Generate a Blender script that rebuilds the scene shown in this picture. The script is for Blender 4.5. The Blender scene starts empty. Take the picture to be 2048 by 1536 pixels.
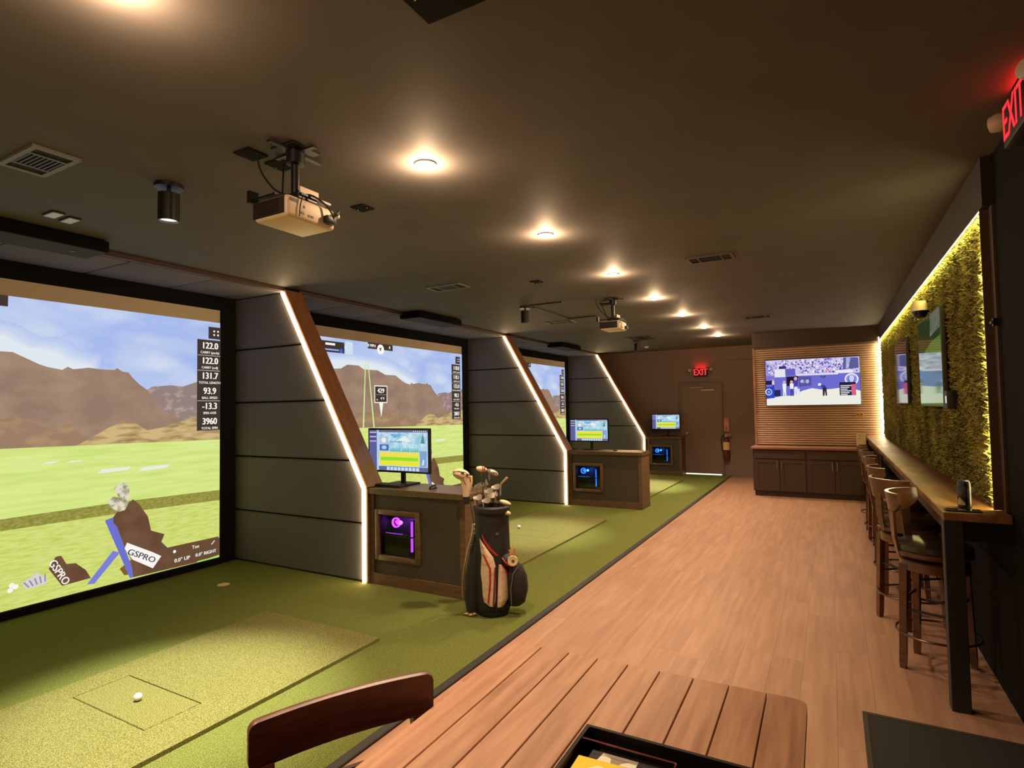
import bpy, bmesh, math, random
from math import pi, sin, cos, radians, sqrt, atan2
from mathutils import Vector, Matrix

random.seed(7)
SC = bpy.context.scene
COL = SC.collection

# ------------------------------------------------------------------ camera
cam_d = bpy.data.cameras.new('camera')
cam_d.sensor_fit = 'HORIZONTAL'
cam_d.sensor_width = 36.0
cam_d.lens = 36.0 * 1145.97 / 2048.0
cam_d.clip_start = 0.02
cam = bpy.data.objects.new('camera', cam_d)
COL.objects.link(cam)
YAW, PITCH, ROLL = 0.507698, 0.040572, -0.0160745
cam.matrix_world = (Matrix.Translation((0, 0, 1.65)) @ Matrix.Rotation(YAW, 4, 'Z')
                    @ Matrix.Rotation(pi / 2 + PITCH, 4, 'X') @ Matrix.Rotation(ROLL, 4, 'Z'))
SC.camera = cam

# ------------------------------------------------------------------ world, exposure
w = bpy.data.worlds.new('world')
SC.world = w
w.use_nodes = True
w.node_tree.nodes['Background'].inputs[0].default_value = (0.02, 0.02, 0.025, 1)
w.node_tree.nodes['Background'].inputs[1].default_value = 0.2
SC.view_settings.view_transform = 'Standard'
SC.view_settings.look = 'None'
SC.view_settings.gamma = 1.0
SC.view_settings.use_curve_mapping = False
SC.view_settings.exposure = 0.0
cy = SC.cycles
cy.max_bounces = 8
cy.diffuse_bounces = 5
cy.glossy_bounces = 4
cy.sample_clamp_indirect = 4.0
cy.caustics_reflective = False
cy.caustics_refractive = False
cy.use_denoising = True

DOWN_W = 230.0        # each ceiling downlight (spot)
HALO_W = 18.0          # extra point lamp under each downlight, added to imitate lens bloom
BAY_W = 800.0         # each bay spotlight
LED = 30.0            # LED strip radiance
WARM = (1.0, 0.775, 0.546)
SPOTC = (0.97, 1.0, 0.84)
LEDC = (1.0, 0.72, 0.36)
H = 2.97              # ceiling height

# ------------------------------------------------------------------ colour / materials
def lin(c):
    c = c / 255.0
    return c / 12.92 if c <= 0.04045 else ((c + 0.055) / 1.055) ** 2.4

def L(c):
    return (lin(c[0]), lin(c[1]), lin(c[2]), 1.0)

MATS = {}

def mat(name, rgb, rough=0.6, metal=0.0, noise=None, bump=None, spec=0.5, rand=0.0, alpha=None, trans=0.0, coat=0.0):
    """rgb in sRGB 0-255; noise=(scale xyz, dark rgb, contrast lo, hi); bump=(scale, strength, dist)"""
    if name in MATS:
        return MATS[name]
    m = bpy.data.materials.new(name)
    m.use_nodes = True
    nt = m.node_tree
    b = nt.nodes['Principled BSDF']
    b.inputs['Base Color'].default_value = L(rgb)
    b.inputs['Roughness'].default_value = rough
    b.inputs['Metallic'].default_value = metal
    b.inputs['Specular IOR Level'].default_value = spec
    b.inputs['Transmission Weight'].default_value = trans
    b.inputs['Coat Weight'].default_value = coat
    last = None
    tc = nt.nodes.new('ShaderNodeTexCoord')
    if noise:
        sc, rgb2, lo, hi = noise
        mp = nt.nodes.new('ShaderNodeMapping')
        mp.inputs['Scale'].default_value = sc
        nt.links.new(tc.outputs['Object'], mp.inputs['Vector'])
        vec = mp.outputs[0]
        if rand:
            oi = nt.nodes.new('ShaderNodeObjectInfo')
            ad = nt.nodes.new('ShaderNodeVectorMath'); ad.operation = 'ADD'
            mu = nt.nodes.new('ShaderNodeMath'); mu.operation = 'MULTIPLY'; mu.inputs[1].default_value = 37.0
            nt.links.new(oi.outputs['Random'], mu.inputs[0])
            nt.links.new(vec, ad.inputs[0]); nt.links.new(mu.outputs[0], ad.inputs[1])
            vec = ad.outputs[0]
        n = nt.nodes.new('ShaderNodeTexNoise')
        n.inputs['Scale'].default_value = 1.0
        n.inputs['Detail'].default_value = 5.0
        nt.links.new(vec, n.inputs['Vector'])
        r = nt.nodes.new('ShaderNodeMapRange')
        r.inputs['From Min'].default_value = lo; r.inputs['From Max'].default_value = hi
        nt.links.new(n.outputs['Fac'], r.inputs['Value'])
        mx = nt.nodes.new('ShaderNodeMix'); mx.data_type = 'RGBA'
        mx.inputs['A'].default_value = L(rgb2); mx.inputs['B'].default_value = L(rgb)
        nt.links.new(r.outputs[0], mx.inputs['Factor'])
        last = mx.outputs['Result']
    if rand:
        oi = nt.nodes.new('ShaderNodeObjectInfo')
        r2 = nt.nodes.new('ShaderNodeMapRange')
        r2.inputs['To Min'].default_value = 1.0 - rand; r2.inputs['To Max'].default_value = 1.0 + rand
        nt.links.new(oi.outputs['Random'], r2.inputs['Value'])
        hs = nt.nodes.new('ShaderNodeHueSaturation')
        if last: nt.links.new(last, hs.inputs['Color'])
        else: hs.inputs['Color'].default_value = L(rgb)
        nt.links.new(r2.outputs[0], hs.inputs['Value'])
        last = hs.outputs['Color']
    if last:
        nt.links.new(last, b.inputs['Base Color'])
    if bump:
        n2 = nt.nodes.new('ShaderNodeTexNoise')
        n2.inputs['Scale'].default_value = bump[0]; n2.inputs['Detail'].default_value = 3.0
        nt.links.new(tc.outputs['Object'], n2.inputs['Vector'])
        bp = nt.nodes.new('ShaderNodeBump')
        bp.inputs['Strength'].default_value = bump[1]; bp.inputs['Distance'].default_value = bump[2]
        nt.links.new(n2.outputs['Fac'], bp.inputs['Height'])
        nt.links.new(bp.outputs[0], b.inputs['Normal'])
    MATS[name] = m
    return m

def emit(rgb, strength=1.0, noise=None, name=None, gloss=0.0):
    """light given off by screens, lamps and strips; noise=(scale xyz, second rgb, lo, hi)"""
    key = name or ('glow_%d_%d_%d_%g' % (rgb[0], rgb[1], rgb[2], strength))
    if key in MATS:
        return MATS[key]
    m = bpy.data.materials.new(key)
    m.use_nodes = True
    nt = m.node_tree
    b = nt.nodes['Principled BSDF']
    b.inputs['Base Color'].default_value = (0.004, 0.004, 0.004, 1)
    b.inputs['Roughness'].default_value = 0.05 if gloss else 0.7
    b.inputs['Specular IOR Level'].default_value = 0.5 if gloss else 0.0
    b.inputs['Emission Strength'].default_value = strength
    b.inputs['Emission Color'].default_value = L(rgb)
    if noise:
        sc, rgb2, lo, hi = noise
        tc = nt.nodes.new('ShaderNodeTexCoord')
        mp = nt.nodes.new('ShaderNodeMapping'); mp.inputs['Scale'].default_value = sc
        n = nt.nodes.new('ShaderNodeTexNoise'); n.inputs['Scale'].default_value = 1.0
        n.inputs['Detail'].default_value = 6.0
        r = nt.nodes.new('ShaderNodeMapRange')
        r.inputs['From Min'].default_value = lo; r.inputs['From Max'].default_value = hi
        mx = nt.nodes.new('ShaderNodeMix'); mx.data_type = 'RGBA'
        mx.inputs['A'].default_value = L(rgb); mx.inputs['B'].default_value = L(rgb2)
        nt.links.new(tc.outputs['Object'], mp.inputs['Vector']); nt.links.new(mp.outputs[0], n.inputs['Vector'])
        nt.links.new(n.outputs['Fac'], r.inputs['Value']); nt.links.new(r.outputs[0], mx.inputs['Factor'])
        nt.links.new(mx.outputs['Result'], b.inputs['Emission Color'])
    MATS[key] = m
    return m

def emit_lin(name, col, strength):
    if name in MATS: return MATS[name]
    m = emit((255, 255, 255), strength, name=name)
    m.node_tree.nodes['Principled BSDF'].inputs['Emission Color'].default_value = (*col, 1)
    return m

# ------------------------------------------------------------------ mesh builder
class MB:
    def __init__(self):
        self.bm = bmesh.new()
        self.mats = []
        self.mi = 0

    def use(self, m):
        if m not in self.mats: self.mats.append(m)
        self.mi = self.mats.index(m)
        return self

    def _tag(self, faces):
        for f in faces:
            f.material_index = self.mi; f.smooth = True

    def box(self, x0, x1, y0, y1, z0, z1, bev=0.0, seg=2, M=None):
        r = bmesh.ops.create_cube(self.bm, size=1.0)
        vs = r['verts']
        for v in vs:
            v.co = Vector(((x0 + x1) / 2 + v.co.x * (x1 - x0), (y0 + y1) / 2 + v.co.y * (y1 - y0), (z0 + z1) / 2 + v.co.z * (z1 - z0)))
        fs = list({f for v in vs for f in v.link_faces})
        self._tag(fs)
        if bev:
            es = list({e for v in vs for e in v.link_edges})
            rr = bmesh.ops.bevel(self.bm, geom=es, offset=bev, segments=seg, affect='EDGES', profile=0.5)
            self._tag(rr['faces'])
            vs = list({v for f in rr['faces'] for v in f.verts} | {v for v in vs if v.is_valid})
        if M is not None:
            bmesh.ops.transform(self.bm, matrix=M, verts=[v for v in vs if v.is_valid])
        return self

    def lathe(self, prof, c=(0, 0, 0), n=20, M=None, caps=True):
        """prof [(r,z)...] revolved about z through c"""
        rings = []
        new = []
        for r, z in prof:
            if r < 1e-6:
                v = self.bm.verts.new((c[0], c[1], c[2] + z)); rings.append([v]); new.append(v)
            else:
                ring = [self.bm.verts.new((c[0] + r * cos(2 * pi * i / n), c[1] + r * sin(2 * pi * i / n), c[2] + z)) for i in range(n)]
                rings.append(ring); new += ring
        fs = []
        for a, b in zip(rings, rings[1:]):
            for i in range(n):
                j = (i + 1) % n
                if len(a) == 1 and len(b) == 1: continue
                if len(a) == 1: fs.append(self.bm.faces.new((a[0], b[j], b[i])))
                elif len(b) == 1: fs.append(self.bm.faces.new((a[i], a[j], b[0])))
                else: fs.append(self.bm.faces.new((a[i], a[j], b[j], b[i])))
        if caps:
            for ring in (rings[0], rings[-1]):
                if len(ring) > 1: fs.append(self.bm.faces.new(ring))
        self._tag(fs)
        if M is not None: bmesh.ops.transform(self.bm, matrix=M, verts=new)
        return self

    def loft(self, sections, closed=True, caps=True):
        """sections: lists of equally many points"""
        rings = [[self.bm.verts.new(p) for p in s] for s in sections]
        fs = []
        n = len(rings[0])
        for a, b in zip(rings, rings[1:]):
            for i in range(n if closed else n - 1):
                j = (i + 1) % n
                fs.append(self.bm.faces.new((a[i], a[j], b[j], b[i])))
        if caps and closed:
            fs.append(self.bm.faces.new(rings[0])); fs.append(self.bm.faces.new(rings[-1]))
        self._tag(fs)
        return self

    def tube(self, pts, r, n=8, caps=True):
        pts = [Vector(p) for p in pts]
        rs = r if isinstance(r, (list, tuple)) else [r] * len(pts)
        secs = []
        up = Vector((0, 0, 1))
        prev = None
        for i, p in enumerate(pts):
            t = (pts[min(i + 1, len(pts) - 1)] - pts[max(i - 1, 0)]).normalized()
            if prev is None:
                a = t.orthogonal().normalized()
            else:
                a = (prev - t * prev.dot(t))
                a = a.normalized() if a.length > 1e-6 else t.orthogonal().normalized()
            prev = a
            b = t.cross(a)
            secs.append([p + (a * cos(2 * pi * k / n) + b * sin(2 * pi * k / n)) * rs[i] for k in range(n)])
        return self.loft(secs, caps=caps)

    def prism(self, poly, a, b, axis='y'):
        """poly 2-D points; extruded along axis from a to b. axis y: (x,z); x: (y,z); z: (x,y)"""
        def P(p, t):
            return {'y': (p[0], t, p[1]), 'x': (t, p[0], p[1]), 'z': (p[0], p[1], t)}[axis]
        A = [self.bm.verts.new(P(p, a)) for p in poly]
        B = [self.bm.verts.new(P(p, b)) for p in poly]
        fs = [self.bm.faces.new(A), self.bm.faces.new(B)]
        for i in range(len(poly)):
            j = (i + 1) % len(poly)
            fs.append(self.bm.faces.new((A[i], A[j], B[j], B[i])))
        self._tag(fs)
        return self

    def ico(self, c, r, sub=2, s=(1, 1, 1), M=None):
        rr = bmesh.ops.create_icosphere(self.bm, subdivisions=sub, radius=r)
        for v in rr['verts']:
            v.co = Vector((c[0] + v.co.x * s[0], c[1] + v.co.y * s[1], c[2] + v.co.z * s[2]))
        if M is not None: bmesh.ops.transform(self.bm, matrix=M, verts=rr['verts'])
        self._tag({f for v in rr['verts'] for f in v.link_faces})
        return self

    def face(self, pts):
        f = self.bm.faces.new([self.bm.verts.new(p) for p in pts])
        f.material_index = self.mi
        return self

    def mesh(self, name, m=None, sharp=35):
        bmesh.ops.recalc_face_normals(self.bm, faces=self.bm.faces[:])
        me = bpy.data.meshes.new(name)
        self.bm.to_mesh(me)
        self.bm.free()
        for mm in ([m] if m else self.mats): me.materials.append(mm)
        if sharp:
            me.set_sharp_from_angle(angle=radians(sharp))
        return me

    def obj(self, name, m=None, parent=None, loc=(0, 0, 0), sharp=35):
        o = bpy.data.objects.new(name, self.mesh(name, m, sharp))
        COL.objects.link(o)
        o.parent = parent
        o.location = loc
        return o

def link(name, me, parent=None, loc=(0, 0, 0)):
    o = bpy.data.objects.new(name, me); COL.objects.link(o); o.parent = parent; o.location = loc
    return o

def thing(name, label, cat, loc=(0, 0, 0), rz=0.0, group=None):
    o = bpy.data.objects.new(name, None)
    o.empty_display_size = 0.1
    COL.objects.link(o)
    o.location = loc; o.rotation_euler = (0, 0, rz)
    o['label'] = label; o['category'] = cat
    if group: o['group'] = group
    return o

def tag(o, label, cat, group=None):
    o['label'] = label; o['category'] = cat
    if group: o['group'] = group
    return o

def struct(o, label=None):
    o['kind'] = 'structure'
    if label: o['label'] = label
    return o

def dup(root, loc, rz, label, group=None):
    r = root.copy(); COL.objects.link(r); r.location = loc; r.rotation_euler = (0, 0, rz)
    r['label'] = label
    if group: r['group'] = group
    for ch in list(root.children):
        c = ch.copy(); COL.objects.link(c); c.parent = r
        for g in ch.children:
            d = g.copy(); COL.objects.link(d); d.parent = c
    return r

def lamp(name, kind, parent, loc, energy, color, radius=0.03, spot=None, blend=0.5, rot=(0, 0, 0)):
    d = bpy.data.lights.new(name, kind)
    d.energy = energy; d.color = color
    d.shadow_soft_size = radius
    if spot:
        d.spot_size = radians(spot); d.spot_blend = blend
    o = bpy.data.objects.new(name, d); COL.objects.link(o); o.parent = parent; o.location = loc
    o.rotation_euler = rot
    return o

# ------------------------------------------------------------------ flat pictures on screens
TXT = {}

def text_tris(s):
    if s not in TXT:
        cu = bpy.data.curves.new('lettering', 'FONT')
        cu.body = s; cu.align_x = 'CENTER'; cu.align_y = 'CENTER'; cu.size = 1.0; cu.resolution_u = 3
        o = bpy.data.objects.new('lettering', cu)
        COL.objects.link(o)
        dg = bpy.context.evaluated_depsgraph_get()
        me = bpy.data.meshes.new_from_object(o.evaluated_get(dg))
        TXT[s] = ([v.co.copy() for v in me.vertices], [tuple(p.vertices) for p in me.polygons])
        bpy.data.objects.remove(o); bpy.data.meshes.remove(me)
    return TXT[s]

class Pic(MB):
    """flat picture: polygons in (u, v), stacked in thin layers towards the viewer"""
    def __init__(self, o, u, v, n, step=0.0004):
        super().__init__()
        self.o, self.u, self.v, self.n = Vector(o), Vector(u), Vector(v), Vector(n).normalized()
        self.step = step; self.k = 0

    def at(self, p):
        return self.o + self.u * p[0] + self.v * p[1] + self.n * (self.k * self.step)

    def layer(self, k):
        self.k = k; return self

    def poly(self, pts, m):
        self.use(m)
        f = self.bm.faces.new([self.bm.verts.new(self.at(p)) for p in pts])
        f.material_index = self.mi
        return self

    def rect(self, u0, u1, v0, v1, m):
        return self.poly([(u0, v0), (u1, v0), (u1, v1), (u0, v1)], m)

    def disc(self, c, r, m, n=20, asp=1.0):
        return self.poly([(c[0] + r * asp * cos(2 * pi * i / n), c[1] + r * sin(2 * pi * i / n)) for i in range(n)], m)

    def ring(self, c, r, t, m, n=24, asp=1.0, a0=0, a1=2 * pi):
        for i in range(n):
            a, b = a0 + (a1 - a0) * i / n, a0 + (a1 - a0) * (i + 1) / n
            self.poly([(c[0] + rr * asp * cos(x), c[1] + rr * sin(x)) for rr, x in ((r, a), (r, b), (r - t, b), (r - t, a))], m)
        return self

    def text(self, s, c, size, m, rot=0.0, sx=1.0, bold=0.0):
        self.use(m)
        for dx in ((-bold, bold) if bold else (0.0,)):
            vs, fs = text_tris(s)
            cr, sr = cos(rot), sin(rot)
            nv = []
            for v in vs:
                x, y = v.x * size * sx + dx, v.y * size
                nv.append(self.bm.verts.new(self.at((c[0] + x * cr - y * sr, c[1] + x * sr + y * cr)) + self.n * (0.00005 if dx > 0 else 0)))
            for f in fs:
                try:
                    ff = self.bm.faces.new([nv[i] for i in f]); ff.material_index = self.mi
                except ValueError:
                    pass
        return self

    def obj(self, name, parent=None, loc=(0, 0, 0)):
        me = bpy.data.meshes.new(name)
        self.bm.normal_update()
        for f in self.bm.faces:
            if f.normal.dot(self.n) < 0: f.normal_flip()
        self.bm.to_mesh(me); self.bm.free()
        for mm in self.mats: me.materials.append(mm)
        return link(name, me, parent, loc)

# ------------------------------------------------------------------ shared materials
M_ceil = mat('charcoal_ceiling_paint', (104, 99, 96), 0.7, noise=((3, 3, 3), (98, 93, 91), 0.3, 0.7), bump=(220, 0.08, 0.002), spec=0.12)
M_wall = mat('dark_wall_paint', (136, 112, 100), 0.6, bump=(180, 0.05, 0.002), spec=0.3)
M_black = mat('black_wall_paint', (20, 19, 19), 0.8, spec=0.1)
M_blackmetal = mat('black_metal', (22, 21, 21), 0.4, spec=0.4)
M_plastic = mat('black_plastic', (20, 19, 19), 0.45)
M_fabric = mat('charcoal_panel_fabric', (124, 118, 120), 0.95, noise=((260, 260, 260), (104, 100, 104), 0.35, 0.65), bump=(420, 0.25, 0.002), spec=0.1)
M_curtain = mat('black_curtain', (24, 24, 25), 0.95, bump=(300, 0.2, 0.002), spec=0.1)
M_capwood = mat('brown_stained_wood', (176, 122, 84), 0.5, noise=((6, 30, 6), (146, 98, 66), 0.3, 0.7), bump=(60, 0.1, 0.002))
M_consolewood = mat('dark_brown_wood', (118, 86, 58), 0.55, noise=((8, 8, 40), (92, 64, 42), 0.3, 0.7))
M_consolepanel = mat('charcoal_brown_panel', (76, 62, 52), 0.6)
M_plank = mat('vinyl_floor_plank', (176, 132, 104), 0.42, noise=((22, 1.6, 10), (152, 110, 84), 0.3, 0.72), rand=0.03, bump=(90, 0.04, 0.001))
M_floor = mat('floor_underlay', (110, 78, 60), 0.8)
M_turf = mat('artificial_turf', (138, 142, 72), 0.95, noise=((190, 190, 190), (86, 92, 40), 0.36, 0.62), bump=(260, 1.0, 0.012), spec=0.1)
M_mat = mat('hitting_mat_turf', (156, 150, 88), 0.95, noise=((170, 170, 170), (100, 96, 50), 0.36, 0.62), bump=(230, 1.0, 0.014), spec=0.1)
M_strip = mat('black_transition_strip', (40, 35, 30), 0.6)
M_white = mat('white_paint', (225, 222, 215), 0.5)
M_screenfab = mat('unlit_screen_fabric', (208, 190, 168), 0.9)
M_chrome = mat('brushed_chrome', (200, 196, 190), 0.25, metal=1.0)
M_tablewood = mat('table_plank_wood', (186, 136, 102), 0.36, noise=((40, 3, 20), (146, 98, 70), 0.25, 0.72), rand=0.07, bump=(120, 0.08, 0.001))
M_chairwood = mat('dark_brown_chair_wood', (104, 58, 38), 0.4, noise=((10, 10, 60), (78, 40, 26), 0.3, 0.7))
M_stoolwood = mat('dark_walnut_stool_wood', (112, 74, 54), 0.28, noise=((12, 12, 50), (84, 54, 38), 0.3, 0.7))
M_leather = mat('dark_brown_leather', (54, 42, 34), 0.3, bump=(160, 0.08, 0.002))
M_barwood = mat('bar_top_wood', (166, 118, 72), 0.5, noise=((12, 3, 12), (112, 74, 42), 0.3, 0.7))
M_slat = mat('brown_wall_slat', (218, 178, 148), 0.5, noise=((2, 30, 30), (196, 154, 126), 0.3, 0.7))
M_cab = mat('dark_brown_cabinet', (66, 48, 38), 0.5)
M_ctop = mat('brown_countertop', (150, 100, 76), 0.4, noise=((3, 20, 20), (122, 78, 58), 0.3, 0.7))
M_led = emit_lin('led_strip_glow', LEDC, LED)
M_red = emit((255, 40, 46), 2.2)
M_glass = mat('clear_pane', (255, 255, 255), 0.02, trans=1.0)

# ------------------------------------------------------------------ room shell
XL, XR, YB, YF = -5.95, 0.80, 13.95, -2.5
TV_Y = 11.7

fl = struct(MB().box(-2.09, XR + 0.1, YF, YB, -0.06, -0.008).obj('floor', M_floor), 'brown wood-look plank floor along the right side')
rng = random.Random(3)
PW, PLN = 0.182, 1.22
# planks: individual boards with 1.5 mm joints, running the length of the room
plank_cache = {}
x = -2.03
col = 0
while x < XR - 0.01:
    x1 = min(x + PW, XR)
    y = 0.2 + rng.random() * PLN - PLN
    while y < YB:
        y1 = min(y + PLN, YB)
        a = max(y, -0.4)
        if y1 - a > 0.05 and not (x > -1.25 and a > TV_Y + 0.05):
            if x > -1.25 and y1 > TV_Y: y1c = TV_Y
            else: y1c = y1
            key = (round(x1 - x, 4), round(y1c - a, 4))
            if key not in plank_cache:
                plank_cache[key] = MB().box(0.0004, key[0] - 0.0004, 0.0004, key[1] - 0.0004, -0.008, 0.0).mesh('plank', M_plank)
            link('plank', plank_cache[key], fl, (x, a, 0))
        y = y1
    x = x1
    col += 1

struct(MB().box(XL, XR + 0.12, YF, YB, H, H + 0.08).obj('ceiling', M_ceil), 'dark brown-grey painted ceiling')
struct(MB().box(XL - 0.1, XL, YF, YB + 0.1, 0, H).obj('wall_left', M_black), 'black wall behind the projection screens')
struct(MB().box(XL, XR + 0.12, YF - 0.1, YF, 0, H).obj('wall_front', M_wall))
struct(MB().box(XR, XR + 0.12, YF, YB, 0, H).obj('wall_right', M_black), 'black wall behind the bar counter')
wb = struct(MB().box(XL, XR + 0.12, YB, YB + 0.1, 0, H).obj('wall_back', M_wall), 'dark brown back wall around the exit door')
MB().box(-2.12, -1.26, YB - 0.06, YB, 2.66, H).obj('header_beam', M_wall, wb)

# the bump-out carrying the slatted TV wall
wt = struct(MB().box(-1.24, XR, TV_Y, YB, 0, H).obj('wall_slatted', M_wall), 'wall clad in thin brown horizontal slats behind the television')
MB().box(-1.275, -1.24, TV_Y - 0.03, YB, 0, H).obj('corner_trim', M_capwood, wt)
MB().box(-1.275, XR - 0.01, TV_Y - 0.05, TV_Y, 2.69, H - 0.01).obj('header_board', M_cab, wt)
sl = MB().box(0, XR + 1.24 - 0.01, -0.022, 0.0, 0.0, 0.028, bev=0.004, seg=1).mesh('slat', M_slat)
z = 0.885
while z < 2.66:
    link('slat', sl, wt, (-1.24, TV_Y, z)); z += 0.0405

struct(MB().box(XR - 0.05, XR - 0.044, 3.93, TV_Y, 2.70, H - 0.002).box(XR - 0.044, XR, 3.93, TV_Y, 2.76, H - 0.002).box(XR - 0.044, XR, 3.93, 4.012, 2.70, 2.76).obj('trim_1', mat('black_brown_fascia', (44, 34, 31), 0.6)), 'dark fascia board above the green grass wall')
struct(MB().box(XR - 0.012, XR, 3.93, 4.012, 1.052, 2.70).box(XR - 0.05, XR - 0.012, 4.0, 4.012, 1.052, 2.70).obj('trim_2', mat('dark_end_board', (84, 62, 50), 0.55)), 'brown end board of the green grass wall')
MBB = MB().box(XL, -4.9, YB - 0.02, YB, 0, 0.1)
struct(MBB.obj('baseboard_back', M_black), 'black baseboard')

# turf along the left
tf = MB().box(XL, -2.085, YF, YB, -0.02, 0.006).obj('turf_carpet', M_turf)
tag(tf, 'green artificial turf carpet covering the left side of the floor', 'turf')
ts = MB().box(-2.085, -2.03, YF, 12.98, -0.01, 0.016, bev=0.004, seg=1).obj('transition_strip', M_strip)
tag(ts, 'black edging strip between green turf and plank floor', 'strip')

# ------------------------------------------------------------------ partitions between the bays
def slant(z):                                      # x of the partition's outer edge at height z
    return -3.90 - (z - 0.90) / (2.93 - 0.90) * (5.06 - 3.90) if z > 0.90 else -3.905

def partition(y, label):
    t = thing('bay_partition', label, 'partition', (-5.0, y, 0))
    ox = 5.0
    X = lambda z: slant(z) + ox
    MB().prism([(XL + ox + 0.002, 0.008), (X(0), 0.008), (X(0.9), 0.90), (X(2.93), 2.93), (X(2.93), H - 0.002), (XL + ox + 0.002, H - 0.002)], 0.03, 0.20).obj('core', M_black, t)
    edges = [0.01, 0.56, 1.155, 1.75, 2.342, 2.925]
    for a, b in zip(edges, edges[1:]):
        a2, b2 = a + 0.008, b - 0.008
        pts = [(XL + ox + 0.06, a2), (X(a2) - 0.05, a2)]
        if a2 < 0.9 < b2: pts.append((X(0.9) - 0.05, 0.9))
        pts += [(X(b2) - 0.05, b2), (XL + ox + 0.06, b2)]
        m = MB().prism(pts, 0.0, 0.03)
        es = [e for e in m.bm.edges if all(abs(v.co.y) < 1e-5 for v in e.verts)]
        bmesh.ops.bevel(m.bm, geom=es, offset=0.01, segments=2, affect='EDGES')
        m.obj('padded_panel', M_fabric, t)
    # brown board capping the slanted edge and the short upright below it
    d = Vector((X(2.93) - X(0.9), 0, 2.03)).normalized()
    n = Vector((d.z, 0, -d.x))
    e0, e1 = Vector((X(0.9), 0, 0.9)), Vector((X(2.93), 0, 2.93))
    m = MB()
    m.prism([(e0.x, e0.z), (e0.x + n.x * 0.022, e0.z + n.z * 0.022), (e1.x + n.x * 0.022, e1.z + n.z * 0.022), (e1.x, e1.z)], -0.012, 0.21)
    m.obj('cap_board', M_capwood, t)
    MB().box(X(0), X(0) + 0.022, -0.012, 0.21, 0.008, 0.9).obj('edge_post', M_consolewood, t)
    # LED strip in its channel along the front edge
    def bar(inset, wd, ya, yb):
        mm = MB()
        i0, i1 = e0 - n * inset, e1 - n * inset
        j0, j1 = e0 - n * (inset + wd), e1 - n * (inset + wd)
        mm.prism([(i0.x, i0.z), (i1.x, i1.z - 0.004), (j1.x, j1.z - 0.004), (j0.x, j0.z)], ya, yb)
        mm.box(X(0) - inset - wd, X(0) - inset, ya, yb, 0.012, 0.90)
        return mm
    bar(0.004, 0.040, -0.002, 0.03).obj('led_channel', M_blackmetal, t)
    bar(0.008, 0.028, -0.024, -0.002).obj('led_strip', M_led, t)
    return t

PY = [4.13, 8.87, 13.5]
partition(PY[0], 'nearest dark padded bay partition with a glowing slanted LED edge')
partition(PY[1], 'middle dark padded bay partition with a glowing slanted LED edge')
partition(PY[2], 'farthest dark padded bay partition with a glowing slanted LED edge, by the exit door')
# padded soffits and wooden header boards over the screens
BAYS = [(-0.45, PY[0]), (PY[0] + 0.2, PY[1]), (PY[1] + 0.2, PY[2])]
for i, (ya, yb) in enumerate(BAYS):
    tr = struct(MB().box(-5.10, -5.055, ya, yb, 2.925, H - 0.002, bev=0.003, seg=1).obj('trim_%d' % (3 + i), mat('dark_header_wood', (74, 52, 42), 0.5)), 'brown header board at the ceiling edge of a golf bay')
    n = 6
    wd = (yb - ya) / n
    for k in range(n):
        MB().box(-5.84, -5.10, ya + k * wd + 0.006, ya + (k + 1) * wd - 0.006, 2.915, H - 0.002, bev=0.008).obj('soffit_panel', M_fabric, tr)

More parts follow.
